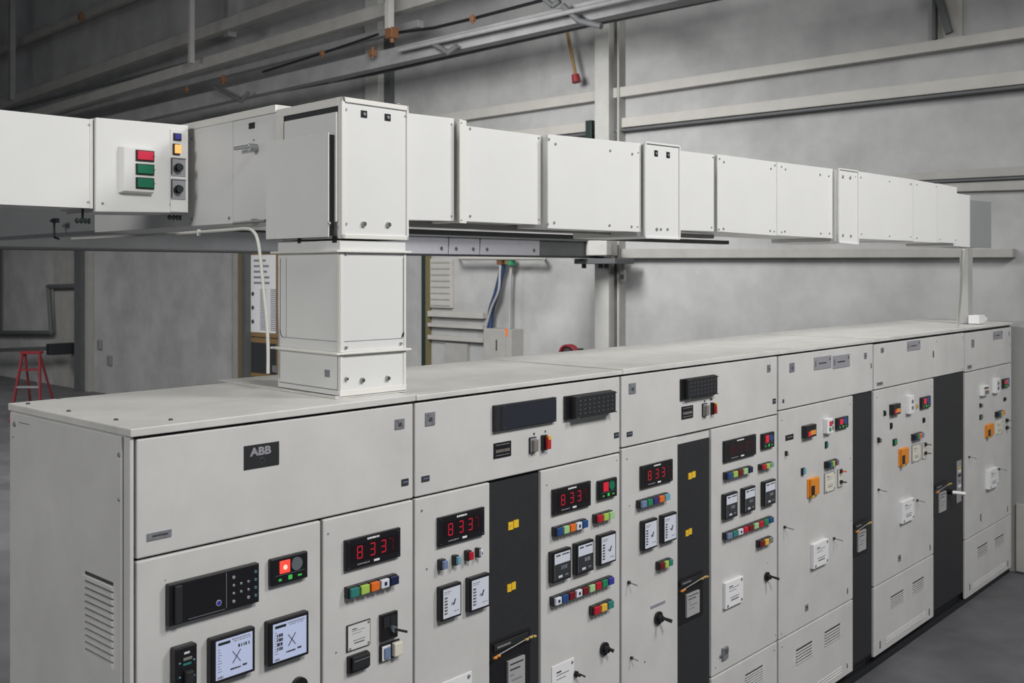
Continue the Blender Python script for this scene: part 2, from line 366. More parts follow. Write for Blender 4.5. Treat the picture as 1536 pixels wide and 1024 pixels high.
def breaker(par, x0, x1, yt, yb, pap, beads=True):
    r = rect(x0, x1, yt, yb, .0); b = B(); X0, X1, Z0, Z1 = r; w = X1-X0; h = Z1-Z0
    b.box(X0, X1, .004, .012, Z0, Z1, 'black', .003)
    sub(b, r, .06, .9, .04, .15, .004, -.004, 'black_matte', .002); sub(b, r, .12, .45, .08, .11, -.004, -.006, 'grey')
    b.cyl((X0+.03*w, -.016, Z1-.20*h), (X0+.97*w, -.016, Z1-.10*h), .0025, 'grey_cable', 8)
    if beads:
        for fx, fz in ((.02, .21), (.10, .20), (.80, .12), (.90, .11), (1.0, .12)):
            b.cyl((X0+(fx-.03)*w, -.016, Z1-fz*h), (X0+(fx+.03)*w, -.018, Z1-fz*h-.002), .0055, 'bronze' if fx > .5 else 'orange', 8)
    b.build('breaker_window', par)
    p = pap; r = rect(*p, 0); b = B(); b.box(r[0], r[1], -.006, .005, r[2], r[3], 'card'); s = int(p[0])
    for k, (c, e) in enumerate(((.1, .9), (.1, .7), (.1, .35), (.2, .8), (.15, .6))): lines(b, r, c, e, .08+.14*k, -.006, 'ink' if k < 2 else 'ink_soft', .04, s+k, 2)
    b.build('rating_card', par, label='pale printed card')
def toprow(t, ts):
    for q in ts: tagplate(t, *q)

# --- cabinet one
t, Xa, Xb, rf = cabinet('near-end cabinet with a black logo badge on its wide upper door', 204, 621, True)
z1 = min(zat((204, 655), (620, 604)), RZ-.03); zs = zat((204, 839), (620, 750)); CAB1X = Xa
d = door(t, 204, 620, zs, z1, 'upper_door')
r = rect(365.6, 419, 669, 705, .003); b = B(); b.box(r[0], r[1], -.003, 0, r[2], r[3], 'black_matte', .001)
w = r[1]-r[0]; h = r[3]-r[2]
b.text('ABB', r[0]+.17*w, r[3]-.45*h, -.0035, .46*h, 'plate_grey', .0015, .0006, 1.22)
b.cyl((r[0]+.50*w, -.004, r[3]-.70*h), (r[0]+.50*w, -.0025, r[3]-.70*h), .13*h, 'steel', 18); b.cyl((r[0]+.50*w, -.0048, r[3]-.70*h), (r[0]+.50*w, -.003, r[3]-.70*h), .10*h, 'gasket', 18)
b.build('logo_badge', d, label='black badge with grey ABB lettering')
tagplate(d, 220, 257.6, 800.6, 811.6, 'label_grey', 'ink'); latch(d, 592, 607, 629, 644); tagplate(d, 602, 613, 719, 729, 'ink', 'slate')
d = door(t, 204, 481.5, ZLOW, zs, 'lower_door')
# recorder with keypad
p = .022; r = rect(248, 389, 875, 938, p); b = B(); X0, X1, Z0, Z1 = r; w = X1-X0; h = Z1-Z0
b.box(X0, X1, -p, 0, Z0, Z1, 'black', .003); sub(b, r, .05, .12, .05, .95, -p, -p-.012, 'black_matte', .003); sub(b, r, .615, .62, .05, .93, -p, -p-.0006, 'ink_soft'); sub(b, r, .2, .6, .93, .94, -p, -p-.0006, 'ink_soft')
for i in range(4):
    for k in range(4):
        if (i, k) in ((1, 0), (2, 0), (1, 3)): continue
        cx = X0+(.70+.085*i)*w; cz = Z1-(.20+.20*k)*h; rr = .0045 if i == 3 or k in (0, 3) else .0035
        b.cyl((cx, -p-.002, cz), (cx, -p, cz), rr, 'button_white' if i != 3 else 'sky', 10); b.cyl((cx, -p-.0026, cz), (cx, -p-.001, cz), rr*.6, 'black', 8)
b.cyl((X0+.53*w, -p-.002, Z0+.26*h), (X0+.53*w, -p, Z0+.26*h), .009, 'button_white', 14); b.cyl((X0+.53*w, -p-.0028, Z0+.26*h), (X0+.53*w, -p, Z0+.26*h), .0075, 'indigo', 14)
b.build('chart_recorder', d, label='wide black recorder with a keypad')
indicator(d, 402, 462, 838, 879, hot=True)
screen(d, 310, 383, 956, 1025, 'x'); screen(d, 396, 463.5, 931, 998, 'y')
p = .03; r = rect(255, 296, 970, 1075, p); b = B(); b.box(r[0], r[1], -p, 0, r[2], r[3], 'black', .004)
lines(b, r, .4, .65, .08, -p, 'white', .03, 1, 2); sub(b, r, .35, .75, .16, .20, -p, -p-.003, 'grey', .001); sub(b, r, .35, .72, .24, .27, -p, -p-.001, 'teal'); sub(b, r, .38, .72, .34, .62, -p, -p-.02, 'black_matte', .004)
for fx, fz in ((.2, .22), (.85, .22), (.2, .42), (.2, .55), (.85, .45), (.88, .6)): sub(b, r, fx-.04, fx+.04, fz-.01, fz+.01, -p, -p-.001, 'sky')
for fx in (.25, .5, .78): cx = r[0]+fx*(r[1]-r[0]); cz = r[3]-.76*(r[3]-r[2]); b.cyl((cx, -p-.008, cz), (cx, -p, cz), .009, 'teal' if fx != .5 else 'black_matte', 12)
b.build('control_relay', d, label='tall black control unit')
b = B(); q = hit(447, 1028, 1, 0); b.cyl((q.x, -.014, q.z), (q.x, 0, q.z), .03, 'black', 20); b.build('selector_knob', d)
screw(d, 248, 870, .002, L=.001, mt='ink')
d = door(t, 484, 620, ZLOW, zs, 'lower_door')
meter(d, 515, 601, 810, 856)
row(d, 516, 600, 880, 896.5, ['teal', 'lime', 'tangerine', 'button_white', 'navy'])
docplate(d, 519, 556, 938, 978, .006, 'paper', 'ink')
p = .028; r = rect(519.5, 557, 984, 1010, p); b = B(); b.box(r[0], r[1], -p*.6, 0, r[2], r[3], 'black', .003); sub(b, r, .1, .97, .02, .85, -p*.6, -p, 'black_matte', .004); sub(b, r, .15, .9, .25, .29, -p, -p-.001, 'label_grey'); b.build('switch_block', d)
p = .014; r = rect(568, 597, 922, 962, p); b = B(); b.box(r[0], r[1], -p, 0, r[2], r[3], 'black', .002)
sub(b, r, .12, .5, .1, .5, -p, -p-.003, 'black_matte'); sub(b, r, .55, .9, .12, .5, -p, -p-.002, 'black_matte'); cx = r[0]+.68*(r[1]-r[0]); cz = r[3]-.62*(r[3]-r[2]); b.cyl((cx, -p-.012, cz), (cx, -p, cz), .012, 'glass_grey', 16)
b.cyl((cx, -p-.008, cz), (cx+.02, -p-.055, cz-.004), .0045, 'black', 10); b.build('selector_switch', d, label='black switch unit with a lever')
r = rect(568, 600, 967, 992.6, .01); b = B(); b.box(r[0], r[1], -.01, 0, r[2], r[3], 'black', .002); sub(b, r, .06, .48, .1, .95, -.01, -.014, 'white', .001); sub(b, r, .14, .44, .2, .85, -.014, -.02, 'slate', .002); sub(b, r, .55, .98, .05, .85, -.01, -.03, 'cream', .004); b.build('push_button_pair', d, label='blue button beside a cream button')
for x, y in ((504, 978), (484+8, 800), (484+9, 1040)): screw(d, x, y, .003)
for x, y in ((42, 606), (103, 617), (174, 630), (256, 630), (88, 598)):
    q = hit(x, y, 2, RZ); b = B(); b.cyl((q.x, q.y, RZ-.001), (q.x, q.y, RZ+.005), .008, 'slot', 12, .005); b.build('roof_screw', rf)
# its side panel, louvres and bolts
Xs = Xa
b = B(); b.box(Xs-.008, Xs, .045, DEPTH-.015, ZB, RZ-.027, 'paint', .004); sd = b.build('side_panel', t)
b = B(); b.box(Xs-.004, Xs+.008, .0, .040, ZB, RZ-.027, 'paint', .003); b.build('corner_post', t)
b = B(); ya = hit(128, 900, 0, Xs-.008).y; yb_ = hit(170, 900, 0, Xs-.008).y; za = hit(150, 868, 0, Xs-.008).z; zb_ = hit(150, 992, 0, Xs-.008).z; n = 12; h = (za-zb_)/n
b.box(Xs-.0088, Xs-.007, yb_, ya, zb_, za+h*.3, 'slot')
for k in range(n):
    z = za-k*h; x = Xs-.008
    def P(dx, yy, zz): return (x+dx, yy, zz)
    b.hexa([P(-.007, yb_-.004, z-h*.85), P(-.007, ya+.004, z-h*.85), P(-.007, ya+.004, z-h*.30), P(-.007, yb_-.004, z-h*.30), P(.001, yb_-.006, z-h*1.02), P(.001, ya+.006, z-h*1.02), P(.001, ya+.006, z-h*.20), P(.001, yb_-.006, z-h*.20)], 'paint')
b.build('vent_louvre', sd)
for x, y, rr in ((22, 636, .011), (179, 682, .008), (179, 749, .006), (20, 655, .003)): screw(sd, x, y, rr, 0, Xs-.008, 'label_grey', -1)
q0 = hit(29, 633, 0, Xs-.008); q1 = hit(44, 636.5, 0, Xs-.008); b = B(); b.bar((Xs-.009, q0.y, q0.z), (Xs-.009, q1.y, q1.z), .0015, .003, 'ink_soft'); b.build('scratch', sd)

# --- cabinet two
t, Xa, Xb, rf = cabinet('cabinet right of the logo one, upper door carrying two long black relays', 622, 931)
z1 = min(zat((622, 602), (928, 563.5)), RZ-.03); zs = zat((622, 749), (928, 678))
d = door(t, 622, 930, zs, z1, 'upper_door')
latch(d, 637.5, 653, 619, 639); relay(d, 738, 835, 608, 647, .018); relay(d, 845, 926, 594, 630, .045, 'dots')
r = rect(740, 767, 665, 688, .004); b = B(); b.box(r[0], r[1], -.004, 0, r[2], r[3], 'black', .001)
for k in range(3): lines(b, r, .1, .9, (.12, .45, .8)[k], -.004, ('label_grey', 'switch_grey', 'label_grey')[k], (.06, .2, .06)[k], k+11, 1.2)
b.build('nameplate', d)
def swpair(d, a, c):
    r = rect(*a, .02); b = B(); b.box(r[0], r[1], -.008, 0, r[2], r[3], 'black', .001); sub(b, r, .05, .95, .05, .95, -.008, -.010, 'plate_grey'); sub(b, r, .22, .92, .15, .92, -.010, -.024, 'switch_grey', .003); b.build('rocker_switch', d, label='brownish grey rocker switch')
    r = rect(*c, .03); b = B(); b.box(r[0], r[1]-.004, -.016, 0, r[2], r[3], 'black', .001); sub(b, r, .30, .97, .10, .92, -.016, -.032, 'switch_red', .003); sub(b, r, .4, .9, .02, .30, -.02, -.0335, 'amber', .002); b.build('rocker_switch', d, label='red and yellow switch')
swpair(d, (793, 808, 656, 679.5), (811, 827, 652.5, 675))
tagplate(d, 632, 644.5, 714.6, 723, 'ink', 'slate'); tagplate(d, 921, 928.6, 649, 657, 'ink', 'slate'); tagplate(d, 800, 802.5, 649, 652); tagplate(d, 817, 819, 645.5, 648.5)
d = door(t, 622, 735, ZLOW, zs, 'lower_door')
meter(d, 654.6, 727, 776, 820)
for a in ((655.5, 673, 838.5, 854, 'slate'), (677, 692.5, 832, 847, 'sky'), (695.7, 711.5, 825, 840, 'red'), (712, 725.5, 821, 835, 'button_white')): button(d, *a)
screen(d, 654.6, 692.5, 879.5, 931, 'bird'); screen(d, 697.6, 735, 866, 917.5, 'bird')
docplate(d, 655, 708, 1027, 1090, .004); screw(d, 632.4, 765.5, .005); screw(d, 640, 853, .004)
bp = blackpanel(t, 735.5, 810, ZB, zs-.01)
yellowpair(bp, 765, 780.3, 784, 796); yellowpair(bp, 763.6, 776, 877.5, 889)
breaker(bp, 737, 797, 965, 1060, (761, 786, 992, 1050))
d = door(t, 811, 930, ZLOW, zs, 'lower_door')
meter(d, 826.6, 886.5, 734, 772.5); indicator(d, 894, 926, 721, 750, 'emerald')
row(d, 827, 883.4, 790, 804, ['blue', 'pale_green', 'tangerine', 'button_white', 'blue']); row(d, 888, 923, 771, 784, ['red', 'lime', 'pale_green'])
screen(d, 822, 857, 827, 874, 'half'); screen(d, 858, 891, 814.5, 862, 'half'); screen(d, 893, 924.5, 802, 848, 'bird')
row(d, 824, 922.5, 894.5, 908, ['button_white', 'blue', 'dark_red', 'button_white', 'dark_red', 'pale_green', 'red', 'green', 'indigo'])
row(d, 883, 922, 908.5, 922, ['red', 'amber', 'teal'])
docplate(d, 827, 861.5, 1000, 1060, .004); rotary(d, 862, 1010, .014, .05); rotary(d, 905, 972, .03, .05)
screw(d, 820, 727, .003); screw(d, 925, 690, .003)

# --- cabinet three
t, Xa, Xb, rf = cabinet('cabinet with one small black relay centred on its upper door, third from near end', 932, 1167)
z1 = min(zat((932, 561.5), (1166, 532)), RZ-.03); zs = zat((932, 675.5), (1165, 619.6)); zl = zat((1067, 1016), (1165, 963))
d = door(t, 932, 1166, zs, z1, 'upper_door')
latch(d, 943, 954, 575, 591); latch(d, 1150.5, 1156, 547, 558); relay(d, 1019.5, 1078, 568.5, 600.5, .03, 'dots')
r = rect(1022, 1040, 610, 629, .004); b = B(); b.box(r[0], r[1], -.004, 0, r[2], r[3], 'black', .001)
for k in range(3): lines(b, r, .1, .9, (.12, .45, .8)[k], -.004, ('label_grey', 'switch_grey', 'label_grey')[k], (.06, .2, .06)[k], k+21, 1.2)
b.build('nameplate', d)
swpair(d, (1052.7, 1064, 605, 624.5), (1065.5, 1076, 603.5, 621.5))
tagplate(d, 940, 949, 648, 655, 'ink', 'slate'); tagplate(d, 1158.8, 1164, 598, 605.5, 'ink', 'slate'); tagplate(d, 1056, 1058, 600, 602.5); tagplate(d, 1065, 1069, 597.5, 600)
d = door(t, 932.5, 1017, ZLOW, zs, 'lower_door')
meter(d, 959, 1009.5, 699, 733)
row(d, 953.7, 1006.5, 750, 762, ['slate', 'green', 'purple', 'tangerine', 'sky'])
screen(d, 959, 986.5, 781, 825.5, 'bird'); screen(d, 988, 1015.5, 772, 814.5, 'bird')
row(d, 983, 1010.5, 842, 854, ['dark_red', 'lime', 'teal'])
lever(d, 942, 873); lever(d, 946, 986, .04, .007)
tagplate(d, 975.6, 998, 909, 913, 'plate_grey', 'ink_soft'); rotary(d, 986, 926, .032, .075); screw(d, 967, 992, .005); screw(d, 940, 688, .004); screw(d, 944, 758, .003)
bp = blackpanel(t, 1017.5, 1067, ZB, zs, .045)
yellowpair(bp, 1035, 1045.5, 710, 719.5); yellowpair(bp, 1031, 1040, 796, 805)
breaker(bp, 1018, 1056, 871, 939, (1029, 1048, 892, 926))
d = door(t, 1067, 1166, zl, zs, 'lower_door')
meter(d, 1083.6, 1134.5, 661.5, 693.5, False); indicator(d, 1140, 1162, 650.5, 674, 'blue')
row(d, 1084, 1130.5, 708, 719, ['blue', 'lime', 'dark_red', 'pale_green', 'navy']); row(d, 1136.5, 1161.7, 696, 704.5, ['red', 'lime', 'mint'])
screen(d, 1081.6, 1107, 741, 779, 'half'); screen(d, 1110, 1133.6, 732, 769.5, 'half'); screen(d, 1140.6, 1164, 722, 759, 'half')
row(d, 1083, 1161.7, 798.5, 809, ['slate', 'teal', 'button_white', 'red', 'dark_red', 'pale_green', 'red', 'green', 'blue'])
row(d, 1133.4, 1160.7, 810, 820.5, ['dark_red', 'amber', 'grey'])
docplate(d, 1084, 1115, 874, 913); rotary(d, 1149, 864, .026, .075)
r = rect(1082, 1093, 972, 990, .012); b = B(); b.box(r[0], r[1], -.012, 0, r[2], r[3], 'label_grey', .002); cz = (r[2]+r[3])/2; b.cyl((r[0]-.02, -.01, cz), (r[0]+.01, -.01, cz), .006, 'steel', 8); sub(b, r, .3, .9, .1, .5, -.012, -.016, 'steel', .001); b.build('latch_box', d, label='shiny metal latch')
screw(d, 1163, 952, .004); screw(d, 1073, 1001, .004); screw(d, 1151, 844, .003)
d = door(t, 1067, 1166, ZB, zl, 'ventilated_panel')
louvres(d, 1118, 1144, 1013, 1036, 6); screw(d, 1161, 975, .004)
b = B()

# --- cabinet four
t, Xa, Xb, rf = cabinet('cabinet with two long grey nameplates side by side on its upper door', 1168, 1310)
z1 = min(zat((1168, 531), (1309, 517)), RZ-.03); zs = zat((1168, 616.7), (1309, 586.4)); zl = zat((1168, 961), (1279, 898.5)); zb4 = hit(1279, 1007, 1, 0).z
d = door(t, 1168, 1309.5, zs, z1, 'upper_door')
latch(d, 1184, 1192, 544.5, 558.5); latch(d, 1296, 1300.5, 529, 538)
def nameplate(d, x0, x1, yt, yb):
    r = rect(x0, x1, yt, yb, .004); b = B(); b.box(r[0], r[1], -.004, 0, r[2], r[3], 'plate_grey', .001); lines(b, r, .25, .7, .48, -.004, 'ink', .10, int(x0), 2.5)
    sub(b, r, .06, .09, .3, .75, -.004, -.005, 'ink'); sub(b, r, .88, .92, .15, .4, -.004, -.005, 'ink'); b.build('nameplate', d, label='grey engraved plate')
nameplate(d, 1220.7, 1247.4, 536, 555); nameplate(d, 1249, 1275, 533.7, 553)
tagplate(d, 1173.6, 1176.5, 599, 604); tagplate(d, 1306, 1307.5, 545, 552)
d = door(t, 1168, 1279.5, zl, zs, 'lower_door')
def blk(d, x0, x1, yt, yb, p, m0, m1=None, m2=None, name='indicator_lamp'):
    r = rect(x0, x1, yt, yb, p); b = B(); b.box(r[0], r[1], -p*.6, 0, r[2], r[3], m0, .002); sub(b, r, .25, .98, .12, .9, -p*.55, -p, m1 or m0, .002)
    if m2: sub(b, r, .5, .9, .4, .8, -p, -p-.002, m2)
    return b.build(name, d)
def keymeter(d, x0, x1, yt, yb, p=.03):
    r = rect(x0, x1, yt, yb, p); b = B(); b.box(r[0], r[1], -p, 0, r[2], r[3], 'black', .003); sub(b, r, .22, .42, .5, .88, -p, -p-.002, 'lamp_red'); sub(b, r, .44, .92, .45, .82, -p, -p-.001, 'glow_orange')
    for k in range(4): sub(b, r, .46+.12*k, .5+.12*k, .45, .82, -p-.001, -p-.0015, 'bronze')
    return b.build('panel_meter', d, label='black meter with an orange readout')
def whitebox(d, x0, x1, yt, yb, kind='red', p=.03):
    r = rect(x0, x1, yt, yb, p); b = B(); b.box(r[0], r[1], -p, 0, r[2], r[3], 'white', .003); y = -p
    if kind == 'red': sub(b, r, .32, .78, .18, .5, y, y-.004, 'crimson', .001); sub(b, r, .3, .62, .6, .85, y, y-.002, 'green'); sub(b, r, .84, .97, .15, .4, y, y-.002, 'ink'); sub(b, r, .84, .97, .55, .8, y, y-.002, 'ink')
    elif kind == 'green': lines(b, r, .2, .9, .15, y, 'ink', .2, 5, 1.5); sub(b, r, .3, .95, .55, .9, y, y-.002, 'grey_green'); sub(b, r, .3, .9, .45, .52, y, y-.002, 'tangerine')
    else:
        cx = r[0]+.6*(r[1]-r[0]); 
        for fz in (.34, .68): cz = r[3]-fz*(r[3]-r[2]); b.cyl((cx, y-.004, cz), (cx, y, cz), .16*(r[1]-r[0]), 'label_grey', 12); b.cyl((cx, y-.005, cz), (cx, y, cz), .07*(r[1]-r[0]), 'ink', 8)
    return b.build('timer_relay', d, label='white plastic unit')
def orangebox(d, x0, x1, yt, yb, p=.024):
    r = rect(x0, x1, yt, yb, p); b = B(); b.box(r[0], r[1], -p*.35, 0, r[2], r[3], 'orange', .003); sub(b, r, .10, .96, .0, .92, -p*.3, -p, 'orange', .005)
    sub(b, r, .10, .42, .36, .86, -p+.001, -p-.002, 'black', .001); sub(b, r, .16, .36, .88, 1.02, -p*.5, -p-.006, 'bronze', .002); return b.build('padlock_station', d, label='orange safety box with a black slot')
tagplate(d, 1178, 1190.4, 653, 661, 'black', 'label_grey'); blk(d, 1177, 1185, 676, 683.5, .03, 'black', 'cream', name='key_switch')
keymeter(d, 1202, 1225, 638.5, 657); whitebox(d, 1234.5, 1250, 628, 650); indicator(d, 1252, 1273, 627, 644.5, 'blue')
blk(d, 1237, 1243, 662, 672, .012, 'black', 'teal'); row(d, 1235.7, 1259.5, 692, 702, ['navy', 'teal', 'lime', 'dark_red', 'slate'])
blk(d, 1201, 1210, 702, 712, .02, 'black', 'sky'); orangebox(d, 1210.3, 1230.5, 718.5, 747)
docplate(d, 1235.7, 1252.7, 710, 740, .006, 'cream', 'ink_soft'); docplate(d, 1255.6, 1264, 704, 731.5, .006, 'cream', 'ink_soft')
for x, y, c in ((1259, 706, 'tangerine'), (1259, 722, 'slot')): 
    q = hit(x, y, 1, 0); b = B(); b.cyl((q.x, -.02, q.z), (q.x, -.005, q.z), .012, 'black', 14); b.bar((q.x, -.02, q.z), (q.x+.01, -.045, q.z), .008, .008, c); b.build('selector_knob', d)
lever(d, 1176, 790, .06); lever(d, 1250, 807, .06); docplate(d, 1215, 1243, 816, 852.5, .025)
slotdot(d, 1271, 886, .012, .035); tagplate(d, 1207.5, 1212.6, 907.5, 917, 'label_grey', 'ink')
for x, y in ((1172, 630), (1275, 606), (1275, 687), (1276, 780), (1163+9, 950)): screw(d, x, y, .004)
d = door(t, 1168, 1279.5, zb4, zl, 'ventilated_panel')
louvres(d, 1194, 1218, 976, 998); louvres(d, 1237, 1260, 949, 970); ridges(d, 1226, 1262.5, 1023, 1036); slotdot(d, 1270.6, 998); screw(d, 1173, 970, .004); screw(d, 1274, 911, .003)
bp = blackpanel(t, 1280, 1309.5, ZB+.03, zs)
breaker(bp, 1281, 1303, 786, 837, (1286.5, 1298, 798, 828))

# --- cabinet five
t, Xa, Xb, rf = cabinet('cabinet with a wide and a narrow upper door, second from the far end', 1311, 1447)
z1 = min(zat((1312, 515.7), (1447, 498.7)), RZ-.03); zs = zat((1310, 585), (1446, 557.6)); zl = zat((1312, 880), (1400, 832)); zb5 = zat((1310, 985), (1400, 928))
d = door(t, 1311, 1402, zs, z1, 'upper_door')
latch(d, 1321, 1326, 521.5, 529); nameplate(d, 1360.5, 1380.7, 512, 526.5); tagplate(d, 1315, 1324.4, 573.7, 578.5, 'label_grey', 'ink'); slotdot(d, 1400, 531, .02, .05)
d = door(t, 1402, 1446.5, zs, z1, 'upper_door')
for x, y in ((1404.5, 512), (1444, 508), (1443, 553), (1444, 505)): screw(d, x, y, .005)
d = door(t, 1311, 1400.5, zl, zs, 'lower_door')
blk(d, 1325, 1329.5, 615, 624, .02, 'black', 'black'); keymeter(d, 1333.6, 1351.5, 606.5, 622.5); whitebox(d, 1358, 1371.5, 593, 620.5, 'dots')
blk(d, 1374, 1378, 606, 612, .015, 'bronze', 'bronze'); indicator(d, 1379, 1396.5, 596, 613.5, 'blue'); blk(d, 1334.6, 1339.5, 634, 643.5, .01, 'black'); blk(d, 1383.6, 1388.5, 626.5, 634, .01, 'black')
row(d, 1366.4, 1387, 651, 660.5, ['navy', 'green', 'tangerine', 'slate']); blk(d, 1315.6, 1323, 655.7, 664, .03, 'black', 'grey', name='key_switch'); blk(d, 1338.6, 1346.5, 658.5, 668.5, .012, 'black', 'green')
orangebox(d, 1347.3, 1364.5, 673.5, 700); docplate(d, 1367, 1381, 668, 694.5, .006, 'cream', 'ink_soft')
docplate(d, 1382.5, 1388, 664, 689, .006, 'cream', 'ink_soft')
for x, y in ((1386, 666), (1386, 679)):
    q = hit(x, y, 1, 0); b = B(); b.cyl((q.x, -.02, q.z), (q.x, -.005, q.z), .014, 'black', 14); b.bar((q.x, -.02, q.z), (q.x+.01, -.05, q.z), .008, .008, 'olive'); b.build('selector_knob', d)
lever(d, 1317, 734, .06); lever(d, 1375, 750, .06); docplate(d, 1349, 1371.6, 752.5, 785, .025)
slotdot(d, 1395, 821, .012, .04); tagplate(d, 1347, 1351.5, 833, 842.5, 'label_grey', 'ink'); screw(d, 1315, 596, .004); screw(d, 1397, 579, .004); screw(d, 1397, 725, .004)
d = door(t, 1311, 1400.5, zb5, zl, 'ventilated_panel')
louvres(d, 1336, 1355, 896, 913); louvres(d, 1369, 1385.5, 875, 892); ridges(d, 1328.6, 1388, 956, 966); slotdot(d, 1320, 966.7, .014, .05); slotdot(d, 1393.7, 917.5, .014, .05)
bp = blackpanel(t, 1401, 1446.5, ZB+.02, zs)
breaker(bp, 1402, 1423, 728, 775, (1408.6, 1418.5, 740, 769))
q = hit(1421, 737, 1, .012); b = B(); b.cyl((q.x, .01, q.z), (q.x, -.03, q.z), .02, 'black', 12); b.cyl((q.x, -.02, q.z), (q.x+.06, -.10, q.z-.01), .014, 'white', 10); b.build('racking_rod', bp, label='white rod sticking out')
r = rect(1436.8, 1443.5, 692, 755, 0); b = B(); b.box(r[0], r[1], .006, .012, r[2], r[3], 'plate_grey', .004)
for fz, c in ((.14, 'bronze'), (.22, 'cream'), (.32, 'ink'), (.44, 'ink_soft'), (.58, 'white')): sub(b, r, .2, .8, fz, fz+.06, .006, .002, c, .001)
b.build('handle_plate', bp, label='long grey lock plate')

# --- cabinet six
t, Xa, Xb, rf = cabinet('cabinet at the far end of the row, standing against the concrete wall', 1448, 1518)
XEND = Xb
z1 = min(zat((1448, 498), (1517, 491)), RZ-.03); zs = zat((1448, 556.7), (1516, 546)); zl = zat((1447, 808), (1515, 775)); zb6 = zat((1446, 897), (1516, 855))
d = door(t, 1448, 1517, zs, z1, 'upper_door')
latch(d, 1457, 1461.5, 509, 521); nameplate(d, 1489.5, 1504, 497, 509.5); tagplate(d, 1451, 1457.6, 548, 553.5, 'label_grey', 'ink'); tagplate(d, 1513, 1514.5, 497, 504, 'label_grey')
for x, y in ((1515, 517), (1514, 540)): screw(d, x, y, .005)
d = door(t, 1448, 1517, zl, zs, 'lower_door')
whitebox(d, 1469, 1483.6, 579, 593.5, 'green'); whitebox(d, 1488, 1500, 567.5, 589.5, 'dots'); indicator(d, 1502, 1514.5, 568.5, 582, 'slate')
blk(d, 1505, 1510, 596, 601.5, .012, 'black'); blk(d, 1469, 1475, 604.5, 611, .03, 'black', 'grey', name='key_switch'); blk(d, 1469, 1475, 622, 629.5, .012, 'black', 'grey_green')
row(d, 1492, 1508, 617.5, 625.5, ['navy', 'teal', 'amber', 'tangerine']); orangebox(d, 1477, 1492, 637.5, 657); docplate(d, 1493, 1504, 633, 652.5, .006, 'cream', 'cream')
for x, y in ((1509, 630), (1509, 641)):
    q = hit(x, y, 1, 0); b = B(); b.cyl((q.x, -.02, q.z), (q.x, 0, q.z), .016, 'black', 14); b.bar((q.x, -.02, q.z), (q.x+.01, -.05, q.z), .009, .009, 'grey'); b.build('selector_knob', d)
lever(d, 1453, 685, .06); docplate(d, 1478, 1497.7, 705, 733.5, .035); lever(d, 1498, 703, .07); slotdot(d, 1471, 776, .02, .06); slotdot(d, 1511, 763, .014, .05); screw(d, 1514, 681, .005)
d = door(t, 1448, 1517, zb6, zl, 'ventilated_panel')
louvres(d, 1466, 1480.5, 822.5, 838); louvres(d, 1492, 1505.5, 809, 822.5); ridges(d, 1460, 1507.5, 875, 884); slotdot(d, 1454.5, 880, .014, .05); slotdot(d, 1511.5, 845, .014, .05)

# ------------------------------------------------------------------ bus duct (in its own frame)
GD = 'white bus duct sections bolted end to end'
def q4(x0, x1, yt0, yt1, yb0, yb1, y):
    a = hit(x0, yt0, 1, y, DF); b_ = hit(x1, yt1, 1, y, DF); c = hit(x0, yb0, 1, y, DF); d_ = hit(x1, yb1, 1, y, DF)
    return a.x, b_.x, a.z, b_.z, c.z, d_.z
def prism(b, x0, x1, t0, t1, b0, b1, y0, y1, mt, bev=.003):
    return b.hexa([(x0, y0, b0), (x1, y0, b1), (x1, y0, t1), (x0, y0, t0), (x0, y1, b0), (x1, y1, b1), (x1, y1, t1), (x0, y1, t0)], mt, bev)
CH = [0]
def section(label, px, y, bolts, depth=.40, mt='duct_paint', collar=False, name='bus_duct_section', holes=(), rim=False, cat='bus duct', group=GD):
    x0, x1, t0, t1, b0, b1 = q4(*px, y)
    x0 = CH[0]+.004; CH[0] = x1
    t = thing(name, label, cat, ((x0+x1)/2, y+depth/2, min(b0, b1)), DF, group)
    b = B(); prism(b, x0+.008, x1-.001, t0-.004, t1-.004, b0+.004, b1+.004, y+.006, y+depth, mt); b.build('casing', t)
    b = B(); prism(b, x0, x1, t0, t1, b0, b1, y, y+.006, mt, .0015)
    if rim:
        for (p0, p1) in (((x0, t0), (x1, t1)), ((x0, b0), (x1, b1)), ((x0, b0), (x0, t0)), ((x1, b1), (x1, t1))):
            b.bar((p0[0], y-.003, p0[1]), (p1[0], y-.003, p1[1]), .008, .009, mt, .001, up=(0, 1, 0) if False else (1, 0, 1))
    cv = b.build('cover_plate', t)
    for x, yy, rr in bolts: screw(cv, x, yy, rr, 1, y-(.004 if False else 0), 'zinc', -1, DF, 'bolt', .004)
    for x, yy in holes:
        q = hit(x, yy, 1, y, DF); bb = B(); bb.box(q.x-.014, q.x+.014, y-.0015, y+.001, q.z-.015, q.z+.015, 'black', .001); bb.cyl((q.x, y-.004, q.z), (q.x, y, q.z), .006, 'label_grey', 8); bb.build('square_hole', cv)
    return t
